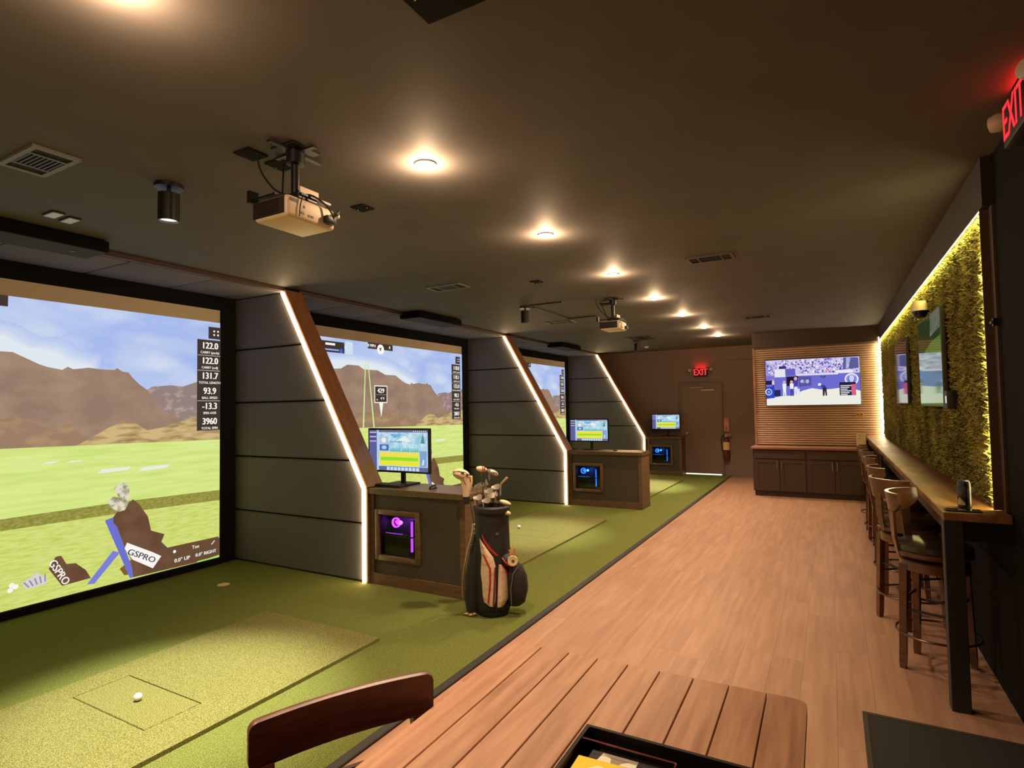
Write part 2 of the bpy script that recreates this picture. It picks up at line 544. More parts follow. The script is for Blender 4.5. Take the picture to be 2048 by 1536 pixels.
# ------------------------------------------------------------------ projection screens
C_sky = (172, 192, 238); C_hud = (66, 54, 48)
def sky_mat(k):
    return emit((166, 186, 236), 1.0, noise=((1, 1.1, 3.0), (214, 224, 240), 0.42, 0.72), name='projected_sky_%d' % k)
def screen(k, ya, yb, label, nums, full):
    t = thing('projection_screen', label, 'screen', (-5.87, yb - 0.19, 0))
    w = (yb - 0.19) - (ya + 0.16)
    MB().box(-0.03, 0.0, -w, 0, 0.075, 2.77).obj('screen_fabric', M_screenfab, t)
    m = MB()
    m.box(-0.06, 0.02, 0.0, 0.17, 0.006, 2.93)
    m.box(-0.06, 0.02, -w - 0.14, -w, 0.006, 2.93)
    m.box(-0.06, 0.02, -w, 0, 2.772, 2.915)
    m.box(-0.06, 0.03, -w, 0, 0.006, 0.072)
    m.obj('frame_curtain', M_curtain, t)
    g = 1.0 if k else 0.96
    # u: metres left of the right edge (towards -y), v: height
    p = Pic((0.001, 0, 0), (0, -1, 0), (0, 0, 1), (1, 0, 0), 0.0006)
    W = w - 0.0
    p.rect(0.0, W, 0.076, 2.63, sky_mat(0))
    p.layer(1)
    gx = emit((218, 234, 142), 1.0, noise=((10, 2.0, 26), (198, 220, 112), 0.4, 0.75), name='projected_fairway')
    gx2 = emit((214, 224, 126), 1.0, noise=((30, 9, 60), (188, 204, 92), 0.4, 0.72), name='projected_grass')
    rough = emit((140, 136, 58), 1.0, noise=((40, 30, 60), (168, 164, 84), 0.4, 0.7), name='projected_rough')
    rock = emit((166, 138, 116), 1.0, noise=((3, 3, 5), (148, 120, 104), 0.35, 0.65), name='projected_mountain')
    rock2 = emit((150, 128, 124), 1.0, noise=((9, 10, 14), (196, 174, 164), 0.52, 0.75), name='projected_far_mountain')
    sand = emit((208, 182, 126), 1.0, noise=((9, 5, 22), (150, 122, 82), 0.42, 0.70), name='projected_dunes')
    scree = emit((156, 126, 102), 1.0, noise=((7, 4, 9), (186, 156, 112), 0.5, 0.75), name='projected_scree')
    cloud = emit((222, 230, 238), 1.0, noise=((4, 4, 8), (196, 212, 240), 0.4, 0.7), name='projected_cloud')
    hud = emit(C_hud); wh = emit((250, 246, 240)); wm = emit((200, 190, 180))
    base = ([(W, 2.16), (3.6, 2.26), (3.3, 2.31), (3.05, 2.33), (2.75, 2.35), (2.5, 2.33), (2.3, 2.32), (2.1, 2.29), (1.95, 2.27), (1.8, 2.21), (1.62, 2.16), (1.5, 2.11), (1.40, 2.08)] if full else
            [(W, 2.2), (2.2, 2.30), (2.0, 2.32), (1.88, 2.30), (1.80, 2.25), (1.72, 2.20), (1.62, 2.21), (1.52, 2.19), (1.44, 2.13), (1.34, 2.10), (1.26, 2.08)])
    rc = random.Random(4 + k)
    for q in range(9):
        f_ = q / 8
        up = 0.11 * (1 - f_) ** 1.3
        c_ = tuple(int(a_ + (b_ - a_) * (0.12 + 0.88 * f_)) for a_, b_ in zip((176, 194, 238), (224, 232, 240)))
        p.k = 1 + q * 0.1
        p.poly([(u_ - up * 0.8, v_ + up + (rc.random() - 0.5) * 0.025) for u_, v_ in base] + [(1.2, 1.95), (W, 1.9)], emit(c_, name='projected_cloud_%d' % q))
    p.layer(1.9)
    p.poly([(0.80, 1.86), (0.72, 1.91), (0.54, 1.93), (0.41, 1.92), (0.27, 1.97), (0.0, 2.0), (0.0, 1.35), (0.8, 1.4)], rock2)
    p.layer(2)
    left = ([(W, 1.85), (3.8, 2.02), (3.5, 2.10), (3.3, 2.16), (3.09, 2.21), (2.96, 2.22), (2.84, 2.28), (2.62, 2.28), (2.52, 2.23), (2.23, 2.23), (2.06, 2.17), (1.83, 2.17)])
    p.poly([(W, 1.35)] + left + [(1.65, 2.08), (1.59, 2.06), (1.48, 2.04), (1.44, 2.07), (1.4, 2.05), (1.33, 2.06), (1.28, 2.07), (1.18, 2.06), (1.06, 2.06), (1.04, 2.08), (1.0, 2.05), (0.94, 2.04), (0.9, 1.99), (0.84, 1.93), (0.77, 1.88), (0.71, 1.8), (0.6, 1.67), (0.5, 1.62), (0.3, 1.5), (0.3, 1.35)], rock)
    p.layer(3)
    p.poly([(W, 1.36), (W, 1.56), (3.4, 1.62), (2.9, 1.58), (2.5, 1.62), (2.0, 1.60), (1.8, 1.64), (1.6, 1.54), (1.42, 1.56), (1.3, 1.44), (1.1, 1.36)], scree)
    p.layer(4)
    p.poly([(1.5, 1.35), (1.37, 1.37), (1.24, 1.44), (1.11, 1.52), (0.98, 1.58), (0.87, 1.55), (0.76, 1.48), (0.6, 1.51), (0.48, 1.55), (0.35, 1.58), (0.27, 1.61), (0.0, 1.62), (0.0, 1.34)], sand)
    p.layer(5)
    p.poly([(W, 0.076), (W, 1.42), (1.9, 1.38), (0.0, 1.35), (0.0, 0.076)], gx)
    p.layer(6)
    p.poly([(W, 0.076), (W, 0.80), (1.89, 0.76), (0.0, 0.74), (0.0, 0.076)], gx2)
    p.layer(7)
    p.poly([(W, 0.74), (W, 0.84), (1.89, 0.815), (0.95, 0.82), (0.0, 0.80), (0.0, 0.69), (0.95, 0.715), (1.88, 0.72)], rough)
    for a, b, v, t_ in ((1.62, 1.48, 1.24, .008), (1.45, 1.30, 1.235, .008), (1.20, 0.90, 1.125, .02), (0.84, 0.54, 1.11, .02)):
        p.poly([(a, v - t_), (b + .04, v - t_ * .6), (b, v + t_), (a - .04, v + t_ * .7)], emit((232, 236, 226)))
    dk = emit((116, 84, 62), 1.0, noise=((6, 5, 6), (102, 72, 52), 0.4, 0.6), name='projected_bag')
    p.layer(8)
    p.poly([(0.9, 0.26), (1.0, 0.2), (0.96, 0.13), (0.62, 0.1), (0.6, 0.25)], emit((126, 96, 48)))
    p.layer(9)
    p.poly([(1.13, 0.67), (1.06, 0.69), (0.86, 0.09), (0.91, 0.09)], emit((108, 114, 206)))
    p.poly([(1.06, 0.38), (1.0, 0.35), (1.21, 0.12), (1.27, 0.13)], emit((124, 128, 216)))
    p.layer(10)
    p.poly([(1.06, 0.69), (1.03, 0.73), (0.96, 0.77), (0.89, 0.83), (0.83, 0.77), (0.75, 0.64), (0.72, 0.5), (0.59, 0.44), (0.62, 0.37), (0.56, 0.3), (0.01, 0.3), (0.01, 0.1), (0.27, 0.08), (0.88, 0.09), (0.9, 0.26), (0.96, 0.39), (1.03, 0.6), (1.06, 0.64)], dk)
    p.layer(11)
    p.poly([(0.96, 0.38), (0.94, 0.43), (0.7, 0.285), (0.62, 0.23), (0.7, 0.13), (0.89, 0.26)], wh)
    hd = emit((226, 220, 196), 1.0, noise=((18, 16, 18), (150, 140, 110), 0.45, 0.65), name='projected_club_heads')
    p.poly([(1.06, 0.95), (1.03, 0.985), (0.98, 1.0), (0.94, 0.985), (0.925, 0.93), (0.92, 0.87), (0.94, 0.78), (0.96, 0.74), (1.01, 0.73), (1.07, 0.77), (1.1, 0.8), (1.1, 0.85), (1.06, 0.88), (1.02, 0.865), (1.03, 0.9)], hd)
    p.layer(12)
    p.text('GSPRO', (0.805, 0.272), 0.075, emit((70, 60, 80)), rot=radians(30) + 0, sx=-1.25, bold=0.002)
    p.poly([(1.56, 0.34), (1.51, 0.43), (1.47, 0.43), (1.43, 0.35), (1.36, 0.34), (1.28, 0.26), (1.24, 0.18), (1.46, 0.17)], dk)
    p.layer(13)
    p.text('GSPRO', (1.483, 0.29), 0.085, wh, rot=radians(62), sx=-0.95, bold=0.002)
    p.poly([(1.75, 0.27), (1.69, 0.3), (1.64, 0.33), (1.56, 0.25), (1.58, 0.22), (1.71, 0.21)], emit((216, 210, 214)))
    p.layer(14)
    for q in range(5):
        p.poly([(1.735 - q * .036, 0.268 + q * .008), (1.725 - q * .036, 0.274 + q * .008), (1.69 - q * .028, 0.225 + q * .004), (1.70 - q * .028, 0.22 + q * .004)], emit((150, 146, 150)))
    for c in ((1.81, 0.27), (1.785, 0.252), (1.82, 0.232)): p.disc(c, 0.02, wh, 10)
    # read-outs down the right edge
    o = 0.0 if not full else 0.075
    p.rect(o + 0.0, o + 0.265, 1.455, 2.43, hud)
    p.rect(o + 0.0, o + 0.14, 2.445, 2.575, hud)
    p.rect(o + 0.01 if o else 0.0, 0.53, 0.10, 0.285, emit((104, 76, 54)))
    p.layer(15)
    for a in (0.05, 0.095):
        for b in (2.49, 2.53): p.disc((o + a - 0.02, b), 0.011, wh, 8)
    for q, (s_, lb) in enumerate(nums):
        zc = 2.352 - q * 0.163
        p.text(s_, (o + 0.122, zc + 0.012), 0.098, wh, sx=-0.86, bold=0.0035)
        p.text(lb, (o + 0.122, zc - 0.060), 0.036, wh, sx=-0.95, bold=0.001)
        if q in (0, 1, 3): p.rect(o + 0.005, o + 0.26, zc - 0.094, zc - 0.088, wm)
    p.text('Tee', (0.27, 0.245), 0.05, wh, sx=-1, bold=0.001)
    p.text('0.0° UP', (0.41, 0.15), 0.052, wh, sx=-1, bold=0.0015)
    p.text('0.0° RIGHT', (0.155, 0.155), 0.048, wh, sx=-1, bold=0.0015)
    p.disc((0.49, 0.245), 0.016, wh, 10)
    p.poly([(0.10, 0.235), (0.06, 0.27), (0.055, 0.262), (0.09, 0.23)], wh)
    p.rect(0.01, 0.25, 0.082, 0.092, emit((150, 240, 70)))
    # top panels
    p.layer(14)
    p.rect(3.35 - .45, 3.35 + 0.45, 2.43, 2.58, hud)
    p.rect(1.90, 2.44, 2.54, 2.63, hud)
    if k == 0: p.rect(1.87, 2.42, 2.54, 2.63, hud)
    p.layer(15)
    p.disc((2.17, 2.545), 0.075, wh, 16)
    p.rect(3.0, 3.3, 2.455, 2.475, emit((150, 180, 240)))
    p.rect(3.07, 3.24, 2.525, 2.555, wh); p.rect(2.74, 2.885, 2.425, 2.60, emit((206, 224, 240)))
    p.disc((2.96, 2.46), 0.03, emit((60, 100, 220)), 10)
    p.poly([(2.90, 2.525), (2.86, 2.525), (2.88, 2.50)], wh)
    if full:
        p.text('0 MPH', (2.36, 2.585), 0.06, wh, sx=-1, bold=0.002)
        p.text('8', (1.97, 2.585), 0.06, wh, sx=-1, bold=0.002)
        p.layer(16)
        p.poly([(2.17, 2.51), (2.15, 2.58), (2.18, 2.56), (2.205, 2.57)], hud)
        if k == 1:
            pin = emit((208, 236, 150))
            for a, b in (((2.49, 2.35), (2.54, 1.39)), ((2.44, 2.35), (2.32, 1.38))):
                p.poly([(a[0] - .008, a[1]), (a[0] + .008, a[1]), (b[0] + .014, b[1]), (b[0] - .014, b[1])], pin)
            p.rect(2.03, 2.31, 1.745, 2.005, wh)
            p.poly([(2.21, 1.75), (2.12, 1.75), (2.165, 1.53)], wh)
            p.layer(17)
            p.rect(2.045, 2.295, 1.76, 1.99, hud)
            p.layer(18)
            p.text('429', (2.17, 1.925), 0.10, wh, sx=-1, bold=0.004)
            p.text("4' 9", (2.14, 1.81), 0.055, wh, sx=-1, bold=0.002)
            p.rect(2.06, 2.28, 1.865, 1.869, wm)
            p.poly([(2.27, 1.785), (2.235, 1.785), (2.2525, 1.81)], wh)
    p.obj('projected_picture', t)
    return t

LB = ['CARRY (yards)', 'CARRY (roll)', 'TOTAL LENGTH', 'BALL SPEED', 'SPIN AXIS', 'TOTAL SPIN']
N1 = list(zip(['122.0', '122.0', '131.7', '93.9', '-13.3', '3960'], LB))
N2 = list(zip(['118.8', '118.1', '132.0', '98.3', '-4.6', '2803'], LB))
screen(0, *BAYS[0], 'nearest large golf simulator screen, left edge cut by the photo', N1, False)
screen(1, *BAYS[1], 'middle golf simulator screen showing the 429 marker over mountains', N2, True)
screen(2, *BAYS[2], 'farthest golf simulator screen, mostly hidden behind the second partition', N2, True)

# ------------------------------------------------------------------ consoles with computers
def console(x0, x1, y, label):
    wd = x1 - x0
    t = thing('bay_console', label, 'console', (x0, y, 0))
    D, T = 0.44, 0.905
    m = MB().box(-0.01, wd + 0.01, -0.02, D, T - 0.055, T, bev=0.004, seg=1)
    m.obj('console_top', mat('dark_brown_top', (112, 84, 60), 0.3, noise=((30, 6, 30), (90, 66, 46), 0.3, 0.7)), t)
    m = MB()
    m.box(0, 0.05, 0, 0.04, 0.11, T - 0.055)
    m.box(wd - 0.055, wd, 0, 0.04, 0.11, T - 0.055)
    m.box(0, wd, -0.004, 0.04, 0.006, 0.11)
    m.obj('face_frame', M_consolewood, t)
    MB().box(wd - 0.02, wd - 0.002, 0.04, D, 0.006, T - 0.055).obj('side_panel', M_consolewood, t)
    a0, a1, b0, b1 = 0.115, 0.55, 0.285, 0.665
    m = MB()
    m.box(0.05, a0, 0.015, 0.03, 0.11, T - 0.055); m.box(a1, wd - 0.055, 0.015, 0.03, 0.11, T - 0.055)
    m.box(a0, a1, 0.015, 0.03, 0.11, b0); m.box(a0, a1, 0.015, 0.03, b1, T - 0.055)
    m.obj('front_panel', M_consolepanel, t)
    m = MB()
    m.box(a0 - 0.045, a0, -0.012, 0.016, b0 - 0.045, b1 + 0.045, bev=0.004)
    m.box(a1, a1 + 0.045, -0.012, 0.016, b0 - 0.045, b1 + 0.045, bev=0.004)
    m.box(a0, a1, -0.012, 0.016, b0 - 0.045, b0, bev=0.004)
    m.box(a0, a1, -0.012, 0.016, b1, b1 + 0.045, bev=0.004)
    m.obj('window_frame', M_consolewood, t)
    m = MB()
    m.box(a0 - 0.02, a1 + 0.02, 0.032, 0.40, b0 - 0.03, b0 - 0.012); m.box(a0 - 0.02, a1 + 0.02, 0.032, 0.40, b1 + 0.012, b1 + 0.03)
    m.box(a0 - 0.04, a0 - 0.02, 0.032, 0.40, b0 - 0.03, b1 + 0.03); m.box(a1 + 0.02, a1 + 0.04, 0.032, 0.40, b0 - 0.03, b1 + 0.03)
    m.box(a0 - 0.04, a1 + 0.04, 0.40, 0.415, b0 - 0.03, b1 + 0.03)
    m.obj('computer_niche', M_plastic, t)
    return t, (a0, a1, b0, b1)

def computer(x0, y, win, colr, label):
    a0, a1, b0, b1 = win
    t = thing('desktop_computer', label, 'computer', (x0 + a0, y + 0.035, b0 - 0.012))
    w, h = a1 - a0, b1 - b0 + 0.004
    m = MB()
    m.box(-0.012, 0.0, 0, 0.34, 0, h + 0.012); m.box(w - 0.02, w + 0.012, 0, 0.34, 0, h + 0.012)
    m.box(0, w - 0.02, 0, 0.34, 0, 0.02); m.box(0, w - 0.02, 0, 0.34, h - 0.01, h + 0.012)
    m.box(0, w - 0.02, 0.17, 0.34, 0.02, h - 0.01)
    m.obj('computer_case', M_plastic, t)
    mb = mat('circuit_board', (46, 40, 60), 0.5, noise=((60, 60, 60), (20, 18, 28), 0.4, 0.6))
    m = MB().box(0.02, w - 0.07, 0.15, 0.17, 0.06, h - 0.03)
    for q in range(3): m.box(w - 0.16 + q * 0.022, w - 0.15 + q * 0.022, 0.12, 0.16, 0.2, h - 0.06)
    m.obj('motherboard', mb, t)
    MB().box(0.0, w - 0.12, 0.05, 0.15, h * 0.44, h * 0.52, bev=0.004).box(0.0, w - 0.13, 0.03, 0.16, 0.02, h * 0.22).obj('graphics_card', M_plastic, t)
    cx, cz, r = w * 0.50 - 0.132, h * 0.76, 0.048
    m = MB()
    for i in range(24):
        a, b = 2 * pi * i / 24, 2 * pi * (i + 1) / 24
        m.prism([(cx + q * cos(v), cz + q * sin(v)) for q, v in ((r, a), (r, b), (r - 0.011, b), (r - 0.011, a))], 0.10, 0.12)
    m.prism([(cx - 0.012, cz + 0.012), (cx + 0.01, cz + 0.026), (cx + 0.034, cz + 0.014), (cx + 0.03, cz - 0.004), (cx + 0.036, cz - 0.022), (cx + 0.006, cz - 0.016), (cx - 0.004, cz + 0.0)], 0.105, 0.12)
    m.obj('cooler_light', emit(colr, 2.6), t)
    MB().lathe([(r - 0.012, 0), (r - 0.012, 0.02)], M=Matrix.Translation((cx, 0.145, cz)) @ Matrix.Rotation(pi / 2, 4, 'X')).obj('cooler_hub', emit(tuple(c * 0.6 for c in colr), 0.8), t)
    for bx in ((w - 0.108, w - 0.096, 0.03, 0.05, h * 0.50, h * 0.86), (w - 0.108, w - 0.096, 0.03, 0.05, h * 0.14, h * 0.46),
               (0.01, w * 0.5, 0.046, 0.05, h * 0.525, h * 0.533)):
        MB().box(*bx).obj('light_bar', emit(colr, 1.8), t)
    lamp('case_glow', 'POINT', t, (w * 0.42, 0.06, h * 0.8), 0.5, tuple(lin(c) for c in colr), 0.02)
    m = MB().box(0.0, w - 0.02, 0.004, 0.008, 0.02, h - 0.01)
    m.obj('glass_side', M_glass, t)
    return t

def monitor(xc, y, zb, wd, ht, base_z, label):
    t = thing('computer_monitor', label, 'monitor', (xc, y, base_z))
    zb -= base_z
    MB().box(-wd / 2, wd / 2, 0, 0.035, zb, zb + ht, bev=0.004, seg=1).obj('bezel', M_plastic, t)
    MB().box(-0.10, 0.14, 0.035, 0.05, zb + 0.1, zb + 0.3).box(0.02, 0.06, 0.02, 0.05, 0.012, zb + 0.2).obj('stand', M_plastic, t)
    MB().box(-0.10, 0.18, -0.05, 0.13, 0, 0.014, bev=0.004, seg=1).obj('stand_base', M_plastic, t)
    b = 0.018
    W, Hh = wd - 2 * b, ht - 2 * b
    p = Pic((-wd / 2 + b, -0.0012, zb + b), (W, 0, 0), (0, 0, Hh), (0, -1, 0), 0.0005)
    S = 1.0
    pal = emit((150, 196, 222), S, noise=((14, 14, 14), (206, 232, 240), 0.4, 0.62), name='monitor_sky')
    p.rect(0, 1, 0, 1, emit((176, 208, 238), S))
    p.layer(1)
    p.rect(0, 0.135, 0, 1, emit((96, 96, 150), S))
    p.rect(0.17, 1, 0.945, 1, emit((116, 112, 150), S))
    p.rect(0.17, 0.985, 0.11, 0.94, pal)
    p.rect(0.17, 1, 0.0, 0.105, emit((104, 106, 150), S))
    p.layer(2)
    p.rect(0.185, 0.86, 0.125, 0.465, emit((234, 226, 66), S))
    p.rect(0.185, 0.86, 0.38, 0.465, emit((240, 220, 100), S))
    p.rect(0.36, 0.84, 0.47, 0.56, emit((140, 214, 206), S))
    p.rect(0.18, 0.34, 0.66, 0.84, emit((172, 196, 216), S)); p.rect(0.185, 0.345, 0.49, 0.645, emit((84, 104, 176), S))
    p.rect(0.87, 0.98, 0.12, 0.50, emit((130, 164, 206), S))
    for a in range(5): p.rect(0.01, 0.125, 0.93 - a * 0.055, 0.955 - a * 0.055, emit((214, 196, 232) if a % 2 == 0 else (70, 66, 110), S))
    for a in range(9): p.rect(0.31 + a * 0.062, 0.36 + a * 0.062, 0.01, 0.09, emit((196, 222, 244), S))
    for a in range(7): p.disc((0.77 + a * 0.033, 0.973), 0.014, emit((250, 236, 250), S), 8, asp=0.55)
    p.layer(3)
    p.poly([(0.20, 0.245), (0.50, 0.255), (0.84, 0.25), (0.84, 0.325), (0.50, 0.335), (0.2, 0.33)], emit((140, 222, 52), S))
    p.disc((0.26, 0.75), 0.07, emit((240, 236, 236), S), 10, asp=0.6); p.disc((0.265, 0.57), 0.05, emit((170, 206, 240), S), 10, asp=0.9)
    p.poly([(0.88, 0.68), (0.92, 0.92), (0.955, 0.68)], emit((92, 140, 150), S))
    p.poly([(0.90, 0.16), (0.92, 0.30), (0.945, 0.28), (0.93, 0.16)], emit((214, 232, 244), S))
    p.poly([(0.36, 0.9), (0.45, 0.80), (0.60, 0.9)], emit((110, 176, 214), S)); p.poly([(0.48, 0.74), (0.62, 0.86), (0.74, 0.72)], emit((226, 240, 240), S))
    rg = random.Random(5)
    for a in range(16):
        x_ = 0.37 + a * 0.03
        p.poly([(x_, 0.47), (x_ + 0.01, 0.50 + rg.random() * 0.1), (x_ + 0.022, 0.47)], emit((96, 160, 180), S))
    for q in range(6): p.poly([(0.37 + q * 0.035, 0.70), (0.385 + q * 0.035, 0.76 - 0.02 * (q % 2)), (0.398 + q * 0.035, 0.70)], emit((92, 128, 176), S))
    p.obj('display', t)
    return t

names = ['nearest', 'middle', 'farthest']
for i, (xa, xb, dy) in enumerate(((-3.88, -2.79, 0.015), (-3.88, -2.64, 0.025), (-3.86, -3.06, 0.0))):
    c, win = console(xa, xb, PY[i] + dy, ['nearest dark wooden bay console, partly hidden by the golf bag', 'middle dark wooden bay console with a lit computer window', 'farthest and narrowest dark wooden bay console by the exit door'][i])
    computer(xa, PY[i] + dy, win, [(176, 60, 255), (44, 110, 255), (40, 120, 255)][i],
             ['desktop computer glowing purple inside the nearest console', 'desktop computer glowing blue inside the middle console', 'desktop computer glowing blue inside the farthest console'][i])
monitor(-3.79, 4.45, 1.018, 0.785, 0.44, 0.905, 'nearest monitor with a yellow and green course view, on the console by the golf bag')
monitor(-3.635, 9.2, 1.04, 0.71, 0.395, 0.905, 'middle monitor glowing on the second console')
monitor(-3.47, 13.75, 1.06, 0.68, 0.375, 0.905, 'farthest small monitor glowing on the third console')
# things on the consoles
m = MB().box(-0.21, 0.21, -0.075, 0.075, 0.0, 0.018, bev=0.004, seg=1)
kb = thing('keyboard', 'dark keyboard lying under the nearest monitor', 'keyboard', (-3.80, 4.30, 0.905))
m.obj('keyboard_body', M_plastic, kb)
for r_ in range(4):
    for c_ in range(12):
        pass
km = MB()
for r_ in range(4):
    for c_ in range(13): km.box(-0.2 + c_ * 0.031, -0.174 + c_ * 0.031, -0.065 + r_ * 0.033, -0.037 + r_ * 0.033, 0.018, 0.023)
ko = km.obj('keys', mat('dark_grey_keys', (46, 44, 44), 0.5), kb); ko['kind'] = 'stuff'
def mouse(loc, label):
    t = thing('computer_mouse', label, 'mouse', loc)
    MB().ico((0, 0, 0.0), 0.05, 3, (0.62, 1.0, 0.62)).obj('mouse_body', M_plastic, t)
    MB().lathe([(0.012, 0), (0.012, 0.008)], M=Matrix.Translation((0.004, 0.022, 0.026)) @ Matrix.Rotation(pi / 2, 4, 'Y'), n=10).obj('scroll_wheel', M_chrome, t)
mouse((-3.27, 4.33, 0.905), 'small dark computer mouse on the nearest console top')
mouse((-3.14, 9.12, 0.905), 'small computer mouse on the middle console top')

# ------------------------------------------------------------------ hitting mats and balls
def hitting_mat(y0, y1, inlay, label):
    t = thing('hitting_mat', label, 'mat', (-3.46, (y0 + y1) / 2, 0.006))
    oy = (y0 + y1) / 2
    X0, X1, Y0, Y1 = -0.60, 0.60, y0 - oy, y1 - oy
    a0, a1, b0, b1 = -0.40, 0.335, inlay[0] - oy, inlay[1] - oy
    m = MB()
    zt = 0.022
    m.box(X0, X1, Y0, b0, 0, zt); m.box(X0, X1, b1, Y1, 0, zt); m.box(X0, a0, b0, b1, 0, zt); m.box(a1, X1, b0, b1, 0, zt)
    m.obj('mat_turf', M_mat, t)
    MB().box(a0 + 0.006, a1 - 0.006, b0 + 0.006, b1 - 0.006, 0, zt + 0.001, bev=0.003, seg=1).obj('hitting_inlay', M_mat, t)
    return t
hitting_mat(0.5, 3.15, (1.69, 2.0), 'nearest rectangular green hitting mat under the bright light pool')
hitting_mat(5.2, 7.85, (6.45, 6.76), 'middle green hitting mat behind the golf bag')
hitting_mat(9.95, 12.6, (11.2, 11.5), 'farthest green hitting mat near the exit door')

def golf_ball(x, y, z, label):
    m = MB().ico((0, 0, 0.0214), 0.0214, 3)
    o = m.obj('golf_ball', mat('white_golf_ball', (238, 236, 232), 0.35, bump=(900, 0.25, 0.001)), loc=(x, y, z))
    tag(o, label, 'ball')
golf_ball(-3.475, 1.845, 0.030, 'white golf ball on the nearest hitting mat')
golf_ball(-3.71, 6.80, 0.029, 'white golf ball on the middle hitting mat')
o = MB().lathe([(0.0, 0.0), (0.055, 0.0), (0.055, 0.004), (0.05, 0.006), (0.0, 0.006)], n=24).obj('putting_disc', mat('beige_disc', (214, 176, 120), 0.6), loc=(-5.11, 3.477, 0.006))
tag(o, 'small flat beige disc lying on the turf before the nearest screen', 'disc')

# ------------------------------------------------------------------ ceiling fittings
ORD = ['first', 'second', 'third', 'fourth', 'fifth', 'sixth', 'seventh', 'eighth', 'ninth']
M_down = emit_lin('downlight_glow', (1.0, 0.86, 0.62), 14.0)
DY = [0.90, 2.44, 3.93, 5.49, 7.03, 8.57, 10.18, 11.56]
for i, y in enumerate([-0.65, -2.1] + DY):
    k = i - 2
    lb = ('%s glowing round downlight in the ceiling row, counted from the camera' % ORD[k]) if k >= 0 else 'glowing round downlight behind the camera'
    if k == len(DY) - 1: lb = 'last glowing round downlight in the ceiling row, nearest the back wall'
    t = thing('ceiling_downlight', lb, 'light', (-1.87, y, H), group='glowing ceiling downlights' if k < 0 else None)
    MB().lathe([(0.046, -0.010), (0.058, -0.008), (0.062, 0.0)], n=24, caps=False).obj('trim_ring', M_white, t)
    MB().lathe([(0.0, -0.022), (0.024, -0.0205), (0.04, -0.015), (0.046, -0.004)], n=24, caps=False).obj('diffuser', M_down, t)
    lamp('downlight_lamp', 'SPOT', t, (0, 0, -0.03), DOWN_W, WARM, 0.05, 108, 0.65)
    lamp('added_halo_lamp', 'POINT', t, (0, 0, -0.075), HALO_W, (1.0, 0.66, 0.38), 0.02)  # added lamp giving the ceiling its bloom-like halo

def cyl_spot(x, y, label, watts):
    t = thing('cylinder_spotlight', label, 'light', (x, y, H))
    MB().lathe([(0.0, 0), (0.075, 0), (0.075, -0.024), (0.0, -0.024)], n=28).obj('mounting_plate', M_blackmetal, t)
    MB().lathe([(0.012, -0.024), (0.012, -0.06)], n=10).obj('stem', M_blackmetal, t)
    MB().lathe([(0.0, -0.055), (0.056, -0.055), (0.056, -0.215), (0.048, -0.215), (0.046, -0.19)], n=28, caps=False).obj('housing', M_blackmetal, t)
    MB().lathe([(0.0, -0.200), (0.047, -0.200)], n=24, caps=False).obj('lens', emit_lin('spot_lens_glow', (1.0, 0.88, 0.7), 5.0), t)
    lamp('spot_lamp', 'SPOT', t, (0, 0, -0.218), watts, SPOTC, 0.03, 48, 0.8)
cyl_spot(-3.31, 1.90, 'black cylinder spotlight over the nearest hitting mat', BAY_W * 1.3)
cyl_spot(-3.49, 6.66, 'black cylinder spotlight over the middle hitting mat', BAY_W * 0.62)
cyl_spot(-3.43, 11.45, 'small black cylinder spotlight over the farthest hitting mat', BAY_W)

M_vent = mat('grey_vent_metal', (118, 114, 108), 0.5)
M_dark = mat('vent_black', (14, 13, 12), 0.8)  # plain black for vent backings and the darker vents' louvres
def vent(x, y, sx, sy, label, rz=0.0, m=None):
    m = m or M_vent
    t = thing('ceiling_vent', label, 'vent', (x, y, H), rz)
    MB().box(-sx + 0.01, sx - 0.01, -sy + 0.01, sy - 0.01, -0.006, -0.001).obj('vent_backing', M_dark, t)
    f = MB()
    f.box(-sx, sx, -sy, -sy + 0.025, -0.014, 0); f.box(-sx, sx, sy - 0.025, sy, -0.014, 0)
    f.box(-sx, -sx + 0.025, -sy + 0.025, sy - 0.025, -0.014, 0); f.box(sx - 0.025, sx, -sy + 0.025, sy - 0.025, -0.014, 0)
    f.box(-sx * 0.52, -sx * 0.46, -sy + 0.02, sy - 0.02, -0.013, -0.002); f.box(sx * 0.46, sx * 0.52, -sy + 0.02, sy - 0.02, -0.013, -0.002)
    f.obj('vent_frame', m, t)
    lm = MB().box(-sx * 0.45, sx * 0.45, -0.005, 0.005, -0.012, -0.010, M=None).mesh('louvre', M_dark if m is not M_vent else mat('dark_grey_louvre', (52, 48, 44), 0.5))
    n = max(4, int(2 * sy / 0.024))
    for k in range(n):
        link('louvre', lm, t, (0, -sy + 0.035 + k * (2 * sy - 0.07) / (n - 1), 0))
vent(-3.55, 1.37, 0.20, 0.105, 'grey rectangular ceiling vent at far left, above the nearest bay')
vent(-3.60, 5.07, 0.22, 0.115, 'grey rectangular ceiling vent in front of the second bay')
M_vent2 = mat('dark_vent_metal', (84, 70, 60), 0.5)
vent(-0.91, 5.35, 0.20, 0.12, 'dark ceiling vent right of the downlight row, the larger one', m=M_vent2)
vent(-0.93, 9.38, 0.20, 0.15, 'dark ceiling vent in front of the television wall', m=M_vent2)
vent(-3.65, 8.16, 0.22, 0.12, 'thin grey ceiling vent behind the small cylinder spotlight')
vent(-3.2, 11.02, 0.24, 0.30, 'dark brown square ceiling vent near the exit door', m=M_vent2)
